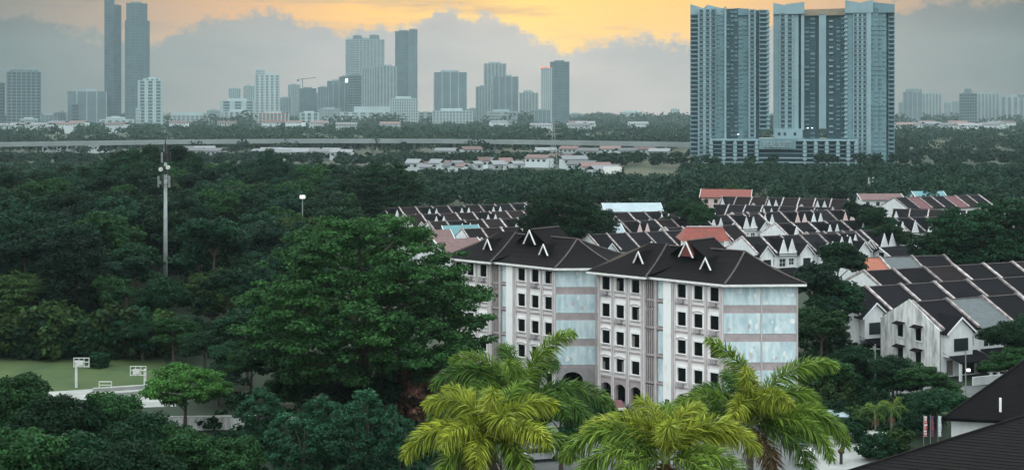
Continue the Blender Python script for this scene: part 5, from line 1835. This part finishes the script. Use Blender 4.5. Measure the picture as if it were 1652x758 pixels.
for a, b in zip(hp[:-1], hp[1:]):
    nsp = max(1, int((b - a).length / 32))
    for i in range(nsp):
        p = a.lerp(b, (i + .5) / nsp)
        MB().box(p.x - 1.2, p.x + 1.2, p.y + 5, p.y + 9, 0, p.z - 2.003).obj('pier', m_hwy, hw_, hw_.location)

m_fr = [mat('far_grey_roof', (.15, .16, .17), .8, objvar=.4), mat('far_red_roof', (.13, .085, .08), .8, objvar=.4)]
FP = {}
m_farw = mat('far_house_wall', (.44, .49, .50), .85, objvar=.35)


def far_house(px, py, w, dep, h, rh, rz, label, group, rk=0):
    key = (w, dep, h, rh, rk)
    p = gnd(px, py)
    if key not in FP:
        t = thing('distant_house', label, 'house', p, rz, group)
        MB().box(-w / 2, w / 2, -dep / 2, dep / 2, 0, h).obj('wall', m_farw, t)
        MB().slab([(-w / 2 - .5, -dep / 2 - .5, h - .2), (w / 2 + .5, -dep / 2 - .5, h - .2), (w / 2 + .5, 0, h + rh), (-w / 2 - .5, 0, h + rh)], (0, 0, .2)).slab([(-w / 2 - .5, 0, h + rh + .003), (w / 2 + .5, 0, h + rh + .003), (w / 2 + .5, dep / 2 + .5, h - .2), (-w / 2 - .5, dep / 2 + .5, h - .2)], (0, 0, .2)).obj('roof', m_fr[rk], t)
        for i in range(max(1, int(w / 4))):
            x = -w / 2 + (i + .5) * w / max(1, int(w / 4))
            MB().box(x - .9, x + .9, -dep / 2 - .06, -dep / 2 - .005, h - 2.3, h - .9).obj('window', m_pane, t)
        FP[key] = t
        return t
    return copy_tree(FP[key], p, rz, label, group)


rr = random.Random(21)
for i, px in enumerate(range(670, 836, 11)):
    far_house(px + rr.uniform(-2, 2), 274 + rr.uniform(-6, 6), rr.choice([5, 7, 8.5]), 7, rr.choice([3.6, 5.0]), rr.choice([1.4, 2.2]), rr.choice([-.4, .3, .5]), 'small white house in the distant row left of the pylon', 'distant white house row', i % 3 == 1)
for i, (px, py) in enumerate([(424, 258), (438, 255), (452, 259), (468, 256), (484, 258), (500, 256), (518, 258), (536, 256), (552, 259), (86, 247), (104, 246), (122, 247), (140, 246), (160, 247), (296, 252), (312, 255), (330, 252), (346, 256)]):
    far_house(px, py, 16, 9, 6.0, 2.0, rr.uniform(-.5, .5), 'low distant house among the trees %s' % ('below the centre towers' if px > 400 else 'under the left highway' if px < 200 else 'right of the tall stand of trees'), 'distant low houses', 0)
for i, (px, py) in enumerate([(720, 256), (760, 253), (880, 255), (920, 252), (950, 256), (985, 252), (1010, 256), (1040, 253), (1065, 257), (905, 268), (925, 272), (870, 270), (940, 282), (960, 286), (975, 292)]):
    far_house(px, py, 16, 9, 6.0, 2.0, rr.uniform(-.6, .6), 'low distant house with dull roof %s' % ('near the billboard' if px > 900 and py > 262 else 'just below the highway right of centre'), 'distant low houses', 1 if i % 2 else 0)
for i in range(34):
    px = rr.choice([rr.uniform(0, 330), rr.uniform(330, 900), rr.uniform(1450, 1652), rr.uniform(900, 1090)])
    far_house(px, rr.uniform(209, 219), 34, 18, 15.0, 3.0, rr.uniform(-.4, .4), 'faint low building among the bluish far trees %s' % ('under the left towers' if px < 330 else 'under the centre towers' if px < 700 else 'right of centre' if px < 1100 else 'on the far right'), 'faint low buildings', i % 2)
# pylon
D = 800.0
p = Vector(((893 - CX) / FOC * D, D, 0))
t = thing('lattice_pylon', 'thin grey lattice power pylon in the middle distance', 'pylon', p)
H_ = CAMZ - (192 - HOR) / FOC * D
lg = MB()
for sx in (-1, 1):
    for sy in (-1, 1):
        MB().tube([(sx * 2.8, sy * 2.8, 0), (sx * .9, sy * .9, H_ * .6), (sx * .25, sy * .25, H_)], .14, 4).obj('leg', m_galv, t)
for i in range(11):
    a, b = i / 11, (i + 1) / 11
    ra, rb = 2.8 - 2.5 * a, 2.8 - 2.5 * b
    for sy in (-1, 1):
        lg.tube([(-ra, sy * ra, a * H_), (rb, sy * rb, b * H_)], .07, 4, False)
        lg.tube([(ra, sy * ra, a * H_), (-rb, sy * rb, b * H_)], .07, 4, False)
lg.obj('bracing', m_galv, t)
for z, w in ((.72, 4.5), (.82, 4.0), (.92, 3.2)):
    MB().tube([(-w, 0, H_ * z), (w, 0, H_ * z)], .13, 4).obj('cross_arm', m_galv, t)
# billboard and white signs
p = gnd(990, 297)
t = thing('billboard', 'white billboard with dark upright edge beside the trees', 'billboard', p)
MB().box(-5.0, 4.0, -.3, .3, 4.5, 8.4).obj('panel', m_white2, t)
MB().box(4.05, 5.2, -.5, .5, 0, 8.8).obj('dark_column', m_dark, t)
MB().tube([(-3.5, 0, 0), (-3.5, 0, 4.5)], .25).obj('post', m_galv, t)
MB().box(-13, -6, -.4, 6, 0, 4.2).obj('side_wall', m_farw, t)
for px, w, lab in ((1402, .9, 'tall white sign left of a pair above the right rows'), (1409, .9, 'tall white sign right of a pair above the right rows'), (1434, .8, 'small pale sign standing alone above the right rows')):
    p = gnd(px, 312)
    t = thing('white_sign', lab, 'sign', p)
    MB().box(-w / 2, w / 2, -.15, .15, 1.2, 7.0 if px < 1420 else 5.0).obj('panel', m_white2, t)
    MB().tube([(0, 0, 0), (0, 0, 1.2)], .2).obj('post', m_galv, t)

# ------------------------------------------------------------------ labels: look-alikes told apart by their order in the view
from collections import defaultdict
_same = defaultdict(list)
for o in bpy.data.objects:
    if o.parent is None and o.get('label'):
        _same[o['label']].append(o)
for lab, os_ in _same.items():
    if 1 < len(os_) <= len(ORD) and len(lab.split()) <= 13:
        os_.sort(key=lambda o: o.location.x / max(1.0, o.location.y))
        for i, o in enumerate(os_):
            o['label'] = '%s, %s from left' % (lab, ORD[i])
